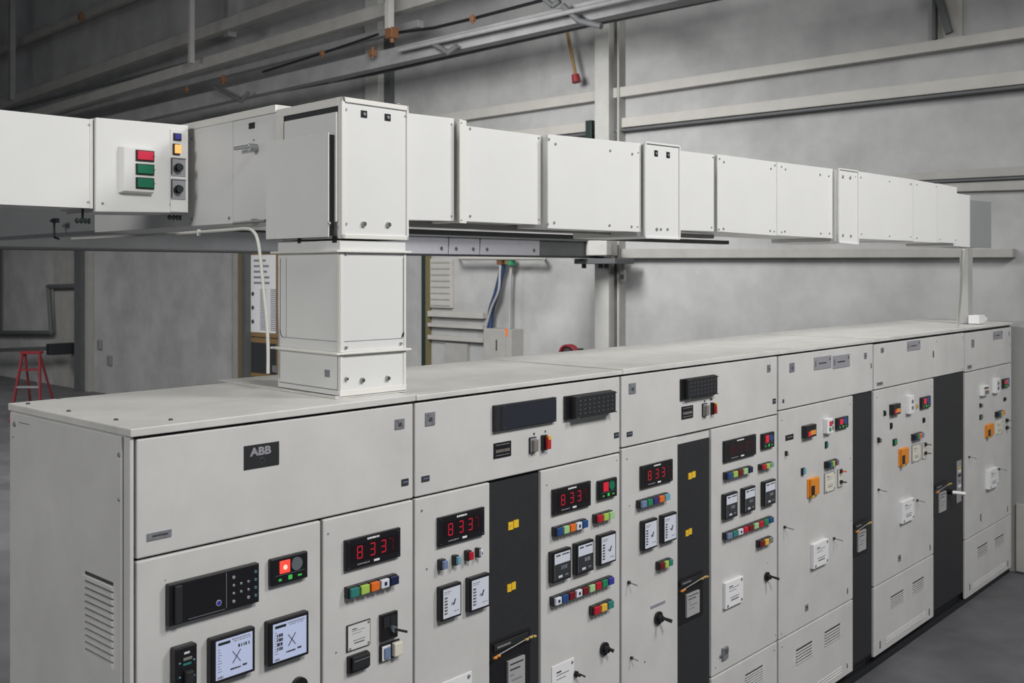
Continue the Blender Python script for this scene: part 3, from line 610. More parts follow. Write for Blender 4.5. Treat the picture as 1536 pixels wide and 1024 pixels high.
# riser: column standing on the roof of the first cabinet
wC = hit(608.5, 588, 1, 0, DF).x; dC = .405
ZR = RZ+.002
t = thing('bus_duct_riser', 'white square riser column standing on the first cabinet roof, flanged above and below its middle', 'bus duct', (wC/2, dC/2, ZR), DF)
zf2 = hit(510, 530, 1, 0, DF).z; zf1 = hit(510, 377, 1, 0, DF).z; zh = hit(510, 361, 1, 0, DF).z
b = B(); b.box(-.02, wC+.0, .0, dC+.42, RZ, RZ+.007, 'roof', .002); b.box(-.02, wC, .0, .012, RZ+.007, RZ+.010, 'roof'); b.build('base_plate', t)
b = B(); b.box(0, wC, 0, dC, ZR+.008, zf2-.006, 'duct_paint', .002)
for x in (.006, wC-.006): b.box(x-.006, x+.006, -.003, .0, ZR+.008, zf2-.008, 'duct_cream', .001)
b.box(-.003, wC, -.004, .0, ZR+.006, ZR+.026, 'duct_cream', .001); bs = b.build('base_section', t)
b = B(); b.box(-.0015, .0005, .012, .014, ZR+.03, zf2-.01, 'ink_soft'); b.box(-.0015, .0005, .012, dC-.01, ZR+.026, ZR+.029, 'ink_soft'); b.build('panel_joint', bs)
for x, y in ((543, 570), (581, 567), (519, 568)): screw(bs, x, y, .010 if x > 530 else .007, 1, -.001, 'steel', -1, DF, 'bolt', .010); 
for x, y in ((412, 553), (491, 560)):
    q = hit(x, y, 0, 0, DF); bb = B(); bb.box(-.0015, .001, q.y-.016, q.y+.016, q.z-.013, q.z+.013, 'label_grey', .001); bb.build('square_hole', bs)
b = B(); b.box(-.022, wC+.018, -.014, dC+.02, zf2-.005, zf2+.003, 'duct_cream', .002); b.build('flange', t)
b = B(); b.box(0, wC, 0, dC, zf2+.003, zf1-.003, 'duct_paint', .002)
for (x0_, x1_) in ((0, .014), (wC-.010, wC)): b.box(x0_, x1_, -.003, .0, zf2+.004, zf1-.004, 'duct_cream', .001)
b.box(-.003, 0, 0, .012, zf2+.004, zf1-.004, 'duct_cream', .001); ms = b.build('middle_section', t)
b = B(); zg = hit(560, 510, 1, 0, DF).z
b.box(.018, wC-.014, -.001, .0005, zg, zg+.002, 'ink_soft'); b.box(wC-.013, wC-.0115, -.001, .0005, zg+.006, zf1-.02, 'slot'); b.box(-.001, .0005, .02, dC-.03, zg, zg+.002, 'ink_soft'); b.box(-.001, .0005, dC-.06, dC-.0585, zg, zf1-.02, 'ink_soft'); b.box(-.001, .0005, dC-.018, dC-.016, zg+.03, zf1-.02, 'slot')
b.tube([(-.001, dC-.017, zg+.03), (-.001, dC-.022, zg+.01), (-.001, dC-.035, zg+.002)], .0015, 'slot', 6); b.build('panel_joint', ms)
b = B(); b.bar((wC-.012, -.003, zg+.022), (wC-.018, -.003, zg+.006), .005, .004, 'black'); b.build('peeled_seal', ms)
for x, y in ((519, 521), (601, 515), (519, 380), (603, 380)): screw(ms, x, y, .006, 1, -.001, 'zinc', -1, DF, 'bolt', .006)
b = B(); b.box(-.022, wC+.018, -.014, dC+.02, zf1-.003, zf1+.005, 'duct_cream', .002); b.build('flange', t)
b = B(); b.box(0, wC, 0, dC, zf1+.005, zh+.002, 'duct_paint', .002); cs = b.build('neck_section', t)
for x, y, ww in ((449, 360, .02), (502, 359, .028)):
    q = hit(x, y, 0, 0, DF); bb = B(); bb.box(-.002, .001, q.y-ww/2, q.y+ww/2, q.z-.012, q.z+.012, 'black', .003); bb.build('slot_hole', cs)
# head box over the riser
hx0, hx1, ht0, ht1, hb0, hb1 = q4(510, 612, 144, 160, 360, 358, -.006)
hz1 = (ht0+ht1)/2; hz0 = (hb0+hb1)/2; wH = hx1
t = thing('duct_elbow_box', 'tall white box on top of the riser, its front panel edged with folded strips', 'bus duct', (wH/2, dC/2, hz0), DF)
b = B(); b.box(.004, wH, .0, dC+.01, hz0, hz1, 'duct_paint', .002); b.build('casing', t)
b = B(); b.box(0, .004, .0, .012, hz0, hz1, 'duct_cream', .001); b.box(-.001, .006, .012, dC+.01, hz1-.030, hz1, 'duct_cream', .001); b.box(-.001, .004, dC-.04, dC+.01, hz0, hz1-.030, 'duct_cream', .001); b.box(.0, .0045, .012, dC-.035, hz1-.05, hz1-.030, 'charcoal'); b.box(.0, .0045, dC-.052, dC-.04, hz0+.02, hz1-.035, 'black'); b.build('side_frame', t)
b = B(); b.box(-.006, .0035, .016, dC-.053, hz0+.06, hz1-.052, 'duct_paint', .001); b.build('inner_panel', t)
zc1 = hit(503, 197, 0, -.03, DF).z; b = B(); b.box(-.034, -.030, .022, dC+.03, hz0+.006, zc1, 'duct_paint', .001); b.box(-.030, -.006, .028, .034, hz0+.01, zc1-.006, 'black'); ac = b.build('access_cover', t)
screw(ac, 494.5, 335, .006, 0, -.034, 'zinc', -1, DF, 'bolt', .006)
b = B(); b.box(0, wH, -.006, .0, hz0, hz1, 'duct_paint', .001)
for (a0, a1, c0_, c1_) in ((0, .016, hz0, hz1), (wH-.010, wH, hz0, hz1), (0, wH, hz1-.018, hz1), (0, wH, hz0, hz0+.016)): b.box(a0, a1, -.012, -.005, c0_, c1_, 'duct_cream', .002)
b.bar((.002, -.013, hz1-.001), (.016, -.013, hz1-.020), .0015, .002, 'slot', up=(0, 1, 0)); fp = b.build('front_panel', t)
for x, y in ((546, 171), (581.5, 176)):
    q = hit(x, y, 1, -.007, DF); bb = B(); bb.box(q.x-.014, q.x+.014, -.0085, -.006, q.z-.013, q.z+.013, 'black', .003); bb.cyl((q.x, -.012, q.z), (q.x, -.008, q.z), .006, 'label_grey', 8); bb.build('square_hole', fp)
for x, y, rr in ((545, 336, .011), (582, 337, .011), (519, 164, .006), (519, 336, .006), (608, 174, .004)): screw(fp, x, y, rr, 1, -.007, 'steel' if rr > .008 else 'zinc', -1, DF, 'bolt', .010 if rr > .008 else .003)
q = hit(620, 163, 1, .10, DF); b = B(); b.cyl((wH-.002, .10, q.z), (wH+.045, .10, q.z), .006, 'steel', 10); b.cyl((wH+.025, .10, q.z), (wH+.04, .10, q.z), .012, 'steel', 6); b.build('stud_bolt', t, label='shiny stud with a nut')

# run towards the wall
CH[0] = wH-.001
def cb(x0, x1, t0, t1, b0, b1, m=5, r=.005): return [(x0+m, t0+m+1, r), (x1-m, t1+m, r), (x0+m, b0-m, r), (x1-m, b1-m, r)]
section('short duct section directly right of the elbow box', (614, 681, 170, 177.5, 330, 331.5), .03, [(677, 186, .004), (677, 324, .004)], .36)
section('narrow upright white collar strip standing proud between two duct sections', (682.5, 700, 177.5, 181, 334, 335), .0, [(692, 184, .003), (692, 330, .003)], .42, 'duct_cream', name='duct_collar', group=None)
section('duct section with its top set lower, just right of the narrow collar', (702, 811, 189, 203, 332, 337), .025, [(705, 193, .006), (808, 207, .006), (705, 324, .006), (808, 329, .004)], .36)
section('longest and widest duct section, bright white with four bolts along its top', (814, 961.5, 200, 215, 342, 348), -.015, [(823, 209, .007), (833, 216, .007), (915, 226, .007), (948, 231, .007), (957, 229, .004), (821, 336, .007), (831, 334, .007), (914, 338, .007), (947, 340, .007), (956, 340, .004)], .44)
section('tall narrow joint box with two dark square holes, nearer the elbow box', (964, 1018.5, 213, 219.5, 356, 358), -.035, [(968, 225, .003), (969, 344, .003), (991, 344, .008), (1001, 344, .008), (985, 344, .010)], .46, name='duct_joint_box', holes=[(984, 230), (1002, 232.5)], rim=True, group='joint boxes along the bus duct')
section('short duct section right of the first joint box, set slightly back', (1020, 1071, 226, 232, 345.5, 347), .02, [(1069, 236, .005), (1067, 341, .005)], .38)
section('square duct section second to the right of the nearer joint box', (1074, 1165, 231, 243, 347, 353.5), .0, [(1079, 238, .006), (1085.5, 243, .007), (1156, 253, .007), (1162, 248, .006), (1078, 344, .006), (1085, 343, .007), (1155, 346, .007), (1161, 347, .005)], .42)
section('square duct section immediately left of the farther joint box', (1167.5, 1249, 243, 253, 353, 357.5), .0, [(1172, 250, .006), (1178, 254, .007), (1230, 262, .008), (1243, 264, .007), (1172, 348, .006), (1177, 347, .007), (1231, 350, .007), (1244, 350, .006)], .42)
section('tall narrow joint box with two round black dots, nearer the wall', (1251, 1286.5, 252, 257, 363, 366), -.035, [(1255, 353, .004), (1264, 353, .011), (1276, 354, .011), (1264, 265, .013), (1275, 266.5, .013), (1283, 265, .004)], .46, name='duct_joint_box', rim=True, group='joint boxes along the bus duct')
section('long duct section immediately right of the farther joint box', (1288, 1369.5, 257, 269, 358, 361.5), .0, [(1291, 266, .006), (1334, 272, .006), (1366, 276, .008), (1292, 351, .005), (1334, 354, .006), (1366, 355, .005)], .42)
section('narrow duct section, third of the white ones from the far grey end box', (1371, 1406, 269.5, 275.5, 362.5, 364), .0, [(1375, 277, .006), (1404, 280, .005), (1375, 357, .006)], .42)
section('narrow duct section, second of the white ones from the far grey end box', (1407, 1435.5, 275, 281, 363.5, 365), .0, [(1410, 359, .005), (1433, 360, .005)], .42)
section('low narrow white duct section touching the grey end box', (1437.5, 1455, 290, 293, 369, 371), .03, [], .36)
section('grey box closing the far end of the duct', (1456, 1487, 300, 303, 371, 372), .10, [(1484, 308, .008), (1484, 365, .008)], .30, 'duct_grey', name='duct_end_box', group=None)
# branch running back from the head
def sidep(px, py): return hit(px, py, 0, .004, DF)
yb0 = dC+.012; y350 = sidep(349.5, 300).y; y283 = sidep(283, 300).y
zt = sidep(405, 163).z; zt2 = (sidep(300, 178).z+zt)/2; zbm = sidep(350, 335).z
t = thing('bus_duct_section', 'duct section with a chrome handle, running back behind the elbow box', 'bus duct', (.14, .5, zbm), DF, GD)
b = B(); b.box(.004, .28, yb0, y350-.001, zbm, zt2-.001, 'duct_paint', .002); b.box(-.004, .28, yb0, y350-.001, zt2-.03, zt2, 'duct_cream', .002); b.build('casing', t)
q = sidep(378, 188.5); b = B(); b.box(.0015, .005, q.y-.022, q.y+.022, q.z-.012, q.z+.012, 'black', .001); b.build('square_hole', t)
q = sidep(385, 222); b = B(); b.cyl((-.03, q.y, q.z), (.004, q.y, q.z), .016, 'steel', 14); b.bar((-.026, q.y, q.z+.005), (-.03, q.y+.11, q.z+.004), .014, .014, 'steel', .004); b.build('handle', t, label='chrome handle'); screw(t, 381, 210, .005, 0, .004, 'label_grey', -1, DF)
t = thing('bus_duct_section', 'duct side running back from the handle section to behind the push button box', 'bus duct', (.14, 1.4, zbm), DF, GD)
b = B(); b.box(.004, .28, y350+.001, 2.1, zbm, zt2-.001, 'duct_paint', .002); b.box(-.002, .28, y350+.001, 2.1, zt2-.03, zt2, 'duct_cream', .002); b.build('casing', t)
for x, y in ((289, 208), (289, 328), (344, 327)): screw(t, x, y, .008, 0, .004, 'label_grey', -1, DF, 'bolt')
t = thing('bus_duct_section', 'dark grey duct piece farthest back, seen low behind the left-hand duct run', 'bus duct', (.14, 3.3, zbm), DF, GD)
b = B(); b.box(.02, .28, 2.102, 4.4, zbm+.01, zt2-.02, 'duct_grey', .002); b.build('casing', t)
# left run
yl = y283-.035
lx0, lx1, lt0, lt1, lb0, lb1 = q4(0, 138.5, 165, 178.5, 307, 312, yl)
zl1 = (lt0+lt1)/2; zl0 = (lb0+lb1)/2
t = thing('bus_duct_section', 'plain duct section leaving the picture at its left edge', 'bus duct', (lx1-.6, yl+.15, zl0), DF, GD)
b = B(); b.box(lx1-4, lx1-.012, yl+.006, yl+.30, zl0+.004, zl1-.004, 'duct_paint', .002); b.build('casing', t)
b = B(); b.box(lx1-4, lx1-.01, yl, yl+.006, zl0, zl1, 'duct_paint', .001); b.box(lx1-.010, lx1+.002, yl-.003, yl+.30, zl0-.001, zl1+.001, 'duct_cream', .001); cv = b.build('cover_plate', t)
screw(cv, 134, 187, .006, 1, yl, 'zinc', -1, DF, 'bolt', .004); screw(cv, 132.5, 303, .006, 1, yl, 'zinc', -1, DF, 'bolt', .004)
yc = yl-.02
bx0, bx1, bt0, bt1, bb0, bb1 = q4(144, 282.5, 176, 188, 317.5, 319, yc)
t = thing('duct_control_box', 'white control box on the left duct run carrying a red and two green lamps', 'control box', ((bx0+bx1)/2, yc+.15, bb0), DF)
b = B(); prism(b, bx0, min(bx1, .002), bt0, bt1, bb0, bb1, yc, yc+.30, 'duct_paint', .003); cbx = b.build('casing', t)
def dr(x0, x1, yt, yb, p):
    a = hit(x0, yt, 1, yc, DF); b_ = hit(x0, yb, 1, yc, DF); c = hit(x1, yt, 1, yc-p, DF); return (a.x, c.x, b_.z, a.z)
r = dr(177, 232, 219, 289.5, .03); b = B(); X0, X1, Z0, Z1 = r
b.hexa([(X0+.012, yc-.03, Z0+.008), (X1, yc-.03, Z0+.008), (X1, yc-.03, Z1-.004), (X0+.012, yc-.03, Z1-.004), (X0, yc, Z0), (X1, yc, Z0), (X1, yc, Z1), (X0, yc, Z1)], 'duct_paint', .003); lp = b.build('lamp_housing', t)
for k, (yt, yb, c, nm) in enumerate(((225, 241.5, 'crimson', 'red'), (245.5, 262, 'emerald', 'green'), (266, 283, 'emerald', 'green'))):
    rr = dr(195, 231, yt, yb, .036); b = B(); a0 = rr[0]+.010; b.box(a0, rr[1]+.002, yc-.036, yc-.028, rr[2], rr[3], 'black', .001)
    b.box(a0+.005, rr[1]-.004, yc-.042, yc-.034, rr[2]+.005, rr[3]-.004, c, .002); b.cyl((rr[1]-.003, yc-.05, (rr[2]+rr[3])/2), (rr[1]-.003, yc-.036, (rr[2]+rr[3])/2), .003, 'steel', 8); b.build('pilot_lamp', lp, label=nm+' rectangular lamp')
b = B(); r = dr(254, 282, 192, 318, .004); b.box(r[0]+.003, min(r[1], .0)-.004, yc-.004, yc, r[2]+.002, r[3]-.004, 'duct_paint', .001); st = b.build('button_strip', t)
b = B(); r = dr(259, 271.5, 199.5, 210.5, .012); b.box(r[0], r[1]+.004, yc-.010, yc-.003, r[2], r[3], 'black', .001); sub(b, r, .2, 1.0, .15, .85, yc-.010, yc-.013, 'indigo', .001); b.build('indicator_lamp', st, label='square violet-blue lamp')
b = B(); r = dr(258, 272, 215.5, 232, .02); b.box(r[0], r[1], yc-.010, yc-.003, r[2], r[3], 'black', .001); sub(b, r, .18, 1.0, .08, .88, yc-.010, yc-.024, 'glow_amber', .003); b.build('push_button', st, label='lit amber push button')
for yt, yb, yk in ((236, 265, 251.5), (268, 300, 284)):
    b = B(); r = dr(256, 279, yt, yb, .01); b.box(r[0], r[1], yc-.008, yc-.003, r[2]+.004, r[3], 'plate_grey', .001); b.box(r[0], r[1], yc-.014, yc-.007, r[3]-.003, r[3], 'zinc'); b.box(r[0]-.001, r[0]+.003, yc-.010, yc-.003, r[2]+.01, r[3]-.004, 'slot')
    q = hit(266, yk, 1, yc-.008, DF); b.cyl((q.x, yc-.022, q.z), (q.x, yc-.008, q.z), .0185, 'black', 24, .017); b.cyl((q.x, yc-.034, q.z), (q.x, yc-.022, q.z), .0155, 'deep_green', 20, .010); b.build('mushroom_button', st, label='round black-green button')
for x, y in ((154, 305), (256, 307)): screw(cbx, x, y, .006, 1, yc, 'label_grey', -1, DF, 'bolt')
# clamps and fittings hanging under the left run
def dtag(o, M=DF): o.matrix_world = M; return o
for i, (px, py) in enumerate(((124, 331), (262, 326))):
    q = hit(px, py, 1, yl+.02 if i else yl+.05, DF); b = B()
    b.cyl((q.x, q.y, q.z-.004), (q.x, q.y, zl0-.0 if i == 0 else bb0), .005, 'black', 8); b.cyl((q.x-.03, q.y, q.z), (q.x+.028, q.y, q.z), .006, 'deep_green', 8)
    for dx in (-.022, -.005, .012, .026): b.cyl((q.x+dx, q.y, q.z-.012), (q.x+dx, q.y, q.z+.010), .005, 'deep_green', 8)
    o = tag(origin(b.build('hanging_clamp'), (q.x, q.y, q.z)), ('small dark green clamp hanging under the plain left duct section', 'small dark green clamp under the push button box')[i], 'clamp', 'green clamps under the left duct run')
    o.matrix_world = DF @ Matrix.Translation(q)
# white conduit on the duct side and down the riser
P = [hit(x, y, 0, -.05, DF) for x, y in ((108, 358), (190, 354), (270, 350), (340, 345), (368, 343), (380, 347), (387, 362), (392, 400), (396, 440), (400, 480), (402, 520), (402, 560))]
b = B(); b.tube(P, .0065, 'white_cable', 8); o = b.build('white_cable'); o.matrix_world = DF; tag(o, 'white cable running under the back duct and down the riser side', 'cable')
for k, (x, y) in enumerate(((298, 349), (378, 333))):
    q = hit(x, y, 0, -.05 if k == 0 else -.02, DF); b = B()
    if k == 0: b.cyl((q.x, q.y, q.z-.012), (q.x, q.y, q.z+.014), .008, 'white_cable', 8)
    else: b.cyl((q.x, q.y-.10, q.z+.002), (q.x, q.y+.14, q.z), .006, 'zinc', 8); b.cyl((-.02, q.y, q.z), (.003, q.y, q.z), .014, 'zinc', 12)
    o = b.build('cable_clip' if k == 0 else 'tie_rod'); o.matrix_world = DF
    tag(o, ('small white clip on the white cable', 'short metal rod with a washer low on the handle duct section')[k], ('clip', 'rod')[k])
P = [hit(x, y, 0, -.05, DF) for x, y in ((76, 331), (81, 331), (81.5, 356), (88, 358))]
b = B()
for a, c in zip(P, P[1:]): b.cyl(a, c, .006, 'black', 8)
b.box(P[1].x-.01, P[1].x+.01, P[1].y-.05, P[1].y+.01, P[1].z-.012, P[1].z+.012, 'black', .002)
o = b.build('bent_bracket'); o.matrix_world = DF; tag(o, 'thin black bent bracket hanging below the left duct run', 'bracket')
# support channels below the right run
for k, (x0, x1, ya, yb2, zz, w, mt_) in enumerate(((.32, 2.6, .10, .10, 2.90, .04, 'girt'), (.32, 3.2, .40, .40, 2.885, .05, 'girt_dark'))):
    b = B(); b.bar((x0, ya+.1, zz-.03), (x1, yb2+.1, zz-.03), w, .022, mt_, .002); o = b.build('support_channel'); o.matrix_world = DF
    tag(o, ('pale thin steel channel under the right duct run', 'dark thin steel channel under the back edge of the right duct run')[k], 'steel channel')
# post and cable under the far end
q = hit(1452, 430, 1, .20, ID); b = B(); X = q.x
b.box(X-.06, X+.06, .18, .25, RZ+.001, 2.90, 'column', .004); o = b.build('post', None)
tp = tag(origin(o, (X, .2, RZ)), 'pale steel post holding up the far end of the duct', 'post')
b = B(); b.box(X-.09, X+.07, .08, .17, RZ+.001, RZ+.075, 'white', .006); b.cyl((X+.10, .12, RZ+.03), (X+.16, .12, RZ+.03), .03, 'white', 12); tag(origin(b.build('junction_box'), (X, .12, RZ)), 'small white junction box on the roof at the foot of the far post', 'junction box')
b = B(); P = [hit(1445, 374, 1, -.16), hit(1443, 400, 1, -.13), hit(1441, 440, 1, -.06), hit(1438, 470, 1, -.0), hit(1437, 485, 1, .03)]
P[-1].z = RZ+.01; b.tube(P, .012, 'white_cable', 8); tag(b.build('white_cable'), 'white cable hanging from the far end of the duct to the roof', 'cable')

# ------------------------------------------------------------------ the hall
XW = 10.6; XL = XEND+.03
def W(px, py, off=0.0): return hit(px, py, 0, XW-off)
b = B(); b.box(-14, 14, -14, 44, -.2, 0, 'floor'); struct(b.build('floor'))
b = B(); b.box(XW, XW+.3, -14, 44, 0, 11, 'concrete'); struct(b.build('wall_right'))
b = B(); b.box(-14, XW+.3, -14, 44, 11, 11.2, 'ceiling'); struct(b.build('ceiling'))
b = B(); b.box(-14, XW+.3, 44, 44.3, 0, 11, 'concrete'); struct(b.build('wall_back'))
zled = hit(1536, 489, 0, XL).z
b = B(); b.box(XL, XW, -14, 1.05, 0, zled, 'concrete_low', .01); struct(b.build('wall_low'))
b = B(); b.box(XL-.02, XL, -.14, -.03, .02, .62, 'girt_light', .003); o = b.build('trim_1'); struct(o)
n_trim = [1]
def trim(b):
    n_trim[0] += 1; return struct(b.build('trim_%d' % n_trim[0]))
def girt(p0, p1, thick, mt_, off=.0, dep=.16, ext=5):
    a = W(p0[0], p0[1], off+dep); c = W(p1[0], p1[1], off+dep); a2 = W(p0[0], p0[1]+thick[0], off+dep); c2 = W(p1[0], p1[1]+thick[1], off+dep); x0 = XW-off-dep; x1 = XW-off
    if ext: e = ext/(a.y-c.y); c = c+(c-a)*e; c2 = c2+(c2-a2)*e
    b = B(); b.hexa([(x0, c.y, c2.z), (x1, c.y, c2.z), (x1, c.y, c.z), (x0, c.y, c.z), (x0, a.y, a2.z), (x1, a.y, a2.z), (x1, a.y, a.z), (x0, a.y, a.z)], mt_, .006)
    return trim(b)
# wall girts (right half)
girt((560, 186), (1560, 36), (14, 17), 'girt_light', 0, .12)
girt((680, 207), (1560, 102), (12, 21), 'girt_light', 0, .08)
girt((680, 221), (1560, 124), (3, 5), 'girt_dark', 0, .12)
girt((1200, 271), (1560, 247), (8, 15), 'girt', 0, .05)
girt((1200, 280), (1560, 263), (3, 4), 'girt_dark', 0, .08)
girt((1200, 284), (1560, 268), (10, 16), 'girt', 0, .05)
girt((925, 373), (1519, 373), (14, 13), 'girt', 0, .12, 0)
# wall columns
def wcol(x0, x1, mt_, dep=.2, top=11):
    a = W(x0, 400, dep).y; c = W(x1, 400, dep).y; b = B(); b.box(XW-dep, XW, c, a, 0, top, mt_, .004); return trim(b)
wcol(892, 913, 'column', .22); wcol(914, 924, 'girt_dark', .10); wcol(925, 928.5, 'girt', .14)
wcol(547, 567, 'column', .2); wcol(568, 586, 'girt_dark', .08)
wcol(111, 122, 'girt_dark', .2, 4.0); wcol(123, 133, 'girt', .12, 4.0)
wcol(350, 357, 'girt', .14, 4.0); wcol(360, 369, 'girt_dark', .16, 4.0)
wcol(1398, 1404, 'girt_dark', .1) if False else None
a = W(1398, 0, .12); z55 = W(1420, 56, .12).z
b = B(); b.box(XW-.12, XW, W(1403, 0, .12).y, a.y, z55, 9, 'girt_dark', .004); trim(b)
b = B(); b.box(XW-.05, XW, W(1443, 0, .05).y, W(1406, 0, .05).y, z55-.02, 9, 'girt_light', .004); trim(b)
b = B(); b.bar(W(1424, 50, .14), W(1398, -40, .14), .05, .07, 'girt_dark', .004); trim(b)
# upper beams and purlins in the dark half
def beam(p0, p1, h, w, mt_, off, label, name='roof_beam', cat='steel beam', group='long steel beams high along the wall'):
    a = W(*p0, off); c = W(*p1, off); d_ = (a-c).normalized(); a = a+d_*2.0; c = c-d_*(1.0 if p1[0] == 560 else 6.0)
    b = B(); b.bar(a, c, w, h, mt_, .006); return tag(origin(b.build(name), (a+c)/2), label, cat, group)
beam((0, 76), (191, -2), .15, .12, 'girt', .5, 'thin pale beam highest in the top left corner')
beam((35, 146), (420, 10), .20, .16, 'girt', .9, 'pale beam second from the top left corner, crossing behind the hangers')
beam((68, 168), (646, -4), .18, .16, 'girt', 1.3, 'long pale beam third down on the left, above the wide lowest beam')
beam((137, 162), (560, 54), .10, .12, 'beam', 1.1, 'dim beam fourth down, between two brighter beams')
beam((191, 178), (820, 34), .22, .16, 'beam', 1.5, 'wide lowest beam in the upper left, just above the dark pipes')
beam((60, 152), (560, 24), .05, .05, 'girt_dark', 1.2, 'thin dark rail between the second and third pale beams')
def pipe(pts, r, mt_, off, label, cat='pipe', name='pipe', group=None, ext=1.0):
    P = [W(*p, off) for p in pts]; P[0] = P[0]+(P[0]-P[1]).normalized()*ext; P[-1] = P[-1]+(P[-1]-P[-2]).normalized()*(ext*6 if ext == 1 else ext)
    b = B()
    for a, c in zip(P, P[1:]): b.cyl(a, c, r, mt_, 10)
    return tag(origin(b.build(name), P[0]), label, cat, group)
GP = 'grey pipes high along the wall'
pipe([(680, 57), (960, -6)], .03, 'beam', 1.74, 'uppermost of the thin pipes left of the wall column', group=GP)
pipe([(560, 102), (680, 71), (960, 2)], .05, 'beam', 1.3, 'middle of the thin pipes left of the wall column', group=GP)
pipe([(300, 158), (560, 110), (900, 33), (1060, 0)], .035, 'girt_dark', .9, 'lowest dark pipe under the wide beam', group=GP)
pipe([(560, 104), (880, 32), (1000, 8)], .04, 'girt', 1.08, 'pale pipe just above the lowest dark pipe', group=GP)
pipe([(596, 49), (650, 42), (709, 28), (815, 0)], .02, 'black', 1.6, 'black cable sagging from the rusty block to the top edge', 'cable', 'cable', ext=.1)
pipe([(400, 106), (483, 80), (560, 54)], .018, 'black', 1.6, 'black cable slanting between the third and lowest beams', 'cable', 'cable', ext=.1)
pipe([(322, 131), (362, 152), (372, 140)], .03, 'girt_dark', 1.7, 'dark bent bracket above the left duct run', 'bracket', 'pipe_bracket', ext=.02)
pipe([(652, 67), (672, 79), (684, 70)], .035, 'girt_dark', 1.7, 'dark bent bracket below the uppermost thin pipe', 'bracket', 'pipe_bracket', ext=.02)
pipe([(846, 10), (868, 31), (900, 39)], .035, 'girt_dark', 1.7, 'dark bent bracket beside the wall column top', 'bracket', 'pipe_bracket', ext=.02)
pipe([(818, 0), (829, 9), (838, 3)], .03, 'girt_dark', 1.7, 'small dark hook at the top edge left of the wall column', 'bracket', 'pipe_bracket', ext=.02)
for i, (x, y, s, lb) in enumerate(((588, 49, .13, 'large rusty block on the wide beam'), (709, 28, .06, 'small rusty clamp halfway along the black cable'), (559, 79, .08, 'rusty clamp on the lowest beam left of the column'), (483, 80, .06, 'rusty clamp on the slanting black cable'), (280, 134, .06, 'rusty clamp above the left duct run'), (335, 119, .08, 'small rusty clamp right of the other left-hand one'), (122, 25, .10, 'rusty bracket on the highest beam'))):
    q = W(x, y, 1.75); b = B(); b.box(q.x-s/2, q.x+s/2, q.y-s/2, q.y+s/2, q.z-s*.6, q.z+s*.5, 'rust', .01); b.cyl((q.x, q.y, q.z-s), (q.x, q.y, q.z+s*.9), s*.25, 'rust', 8)
    tag(origin(b.build('rusty_clamp'), q), lb, 'clamp', 'rusty clamps on the high beams')
for i, (x, y, w, off, mt_, lb) in enumerate(((18, 150, .12, 1.0, 'beam', 'pale vertical hanger at the far left'), (287, 95, .08, 1.6, 'girt', 'bright vertical hanger above the left duct run'), (345, 56, .16, .8, 'beam', 'wide vertical hanger right of the bright one'), (584, 43, .09, 1.8, 'girt', 'short vertical hanger above the large rusty block'))):
    q = W(x, y, off); b = B(); b.box(q.x-w/2, q.x+w/2, q.y-w/2, q.y+w/2, q.z, 11, mt_, .004)
    tag(origin(b.build('beam_hanger'), q), lb, 'hanger', 'vertical hangers holding the high beams')
a = W(850, 42, .25); c = W(863, 112, .25); b = B(); b.bar(a, c, .02, .045, 'wood', .003); b.cyl(c, c+Vector((0, -.02, -.10)), .05, 'red_paint', 12, .06); tag(origin(b.build('orange_strap'), c), 'rusty orange strap with a red end hanging beside the wall column', 'strap')
q0 = W(878, 181, .2); q1 = W(887, 207, .2); b = B(); b.box(XW-.2, XW-.05, q1.y, q0.y, q1.z-.2, q0.z, 'deep_green', .004); tag(origin(b.build('wall_bracket'), (q0.x, q0.y, q1.z)), 'dark bracket on the wall just left of the column behind the duct', 'bracket')
# cross beam behind the ducts, column bracket
Yb = W(905, 400, .22).y
zb0 = hit(700, 381.5, 1, Yb).z; zb1 = hit(700, 355, 1, Yb).z
b = B(); b.box(-6, XW-.3, Yb, Yb+.10, zb0, zb1, 'girt_dark', .004); b.box(-6, XW-.3, Yb-.06, Yb+.14, zb0-.02, zb0, 'gasket', .002); b.box(-6, XW-.3, Yb-.05, Yb, zb1-.01, zb1+.02, 'girt_dark', .002); ob = b.build('cross_beam')  # shade lying on the beam is put into its dark colour
bp_ = [hit(x, 370, 1, Yb-.01).x for x in (560, 673, 720, 810)]
PL = [(bp_[k]+.01, bp_[k+1]-.01) for k in range(3)]
tag(origin(ob, (2, Yb, zb0)), 'long grey steel beam crossing the hall behind and just below the ducts', 'steel beam')
for (u0, u1) in PL:
    b = B(); b.box(u0-2, u1-2, -.012, -.001, .0, zb1-zb0-.01, 'plate_grey', .002)
    for uu in (u0+.1, u1-.1): b.cyl((uu-2, -.016, .06), (uu-2, -.01, .06), .02, 'slot', 8)
    BASE[ob.name] = Vector((0, 0, 0)); b.build('cover_plate', ob, label='pale plate added for the lit middle of the beam')  # plates added; the beam's brighter middle is put into their pale colour
b = B(); q0 = W(886, 361, .5); q1 = W(917, 383, .5); b.box(XW-.6, XW-.5, q1.y, q0.y, q1.z, q0.z, 'column', .01); b.box(XW-.5, XW-.22, (q0.y+q1.y)/2-.05, (q0.y+q1.y)/2+.05, q1.z, q0.z, 'girt', .01)
q2 = W(870, 388, .5); q3 = W(931, 393, .5); b.box(XW-.62, XW-.222, q3.y, q2.y, q3.z-.02, q2.z, 'girt_dark', .006)
for x in (876, 901, 910): q = W(x, 395, .5); b.cyl((q.x, q.y, q.z-.06), (q.x, q.y, q.z+.06), .03, 'gasket', 10)
tag(origin(b.build('beam_bracket'), q1), 'pale box-shaped bracket with clamp plates on the wall column', 'bracket')
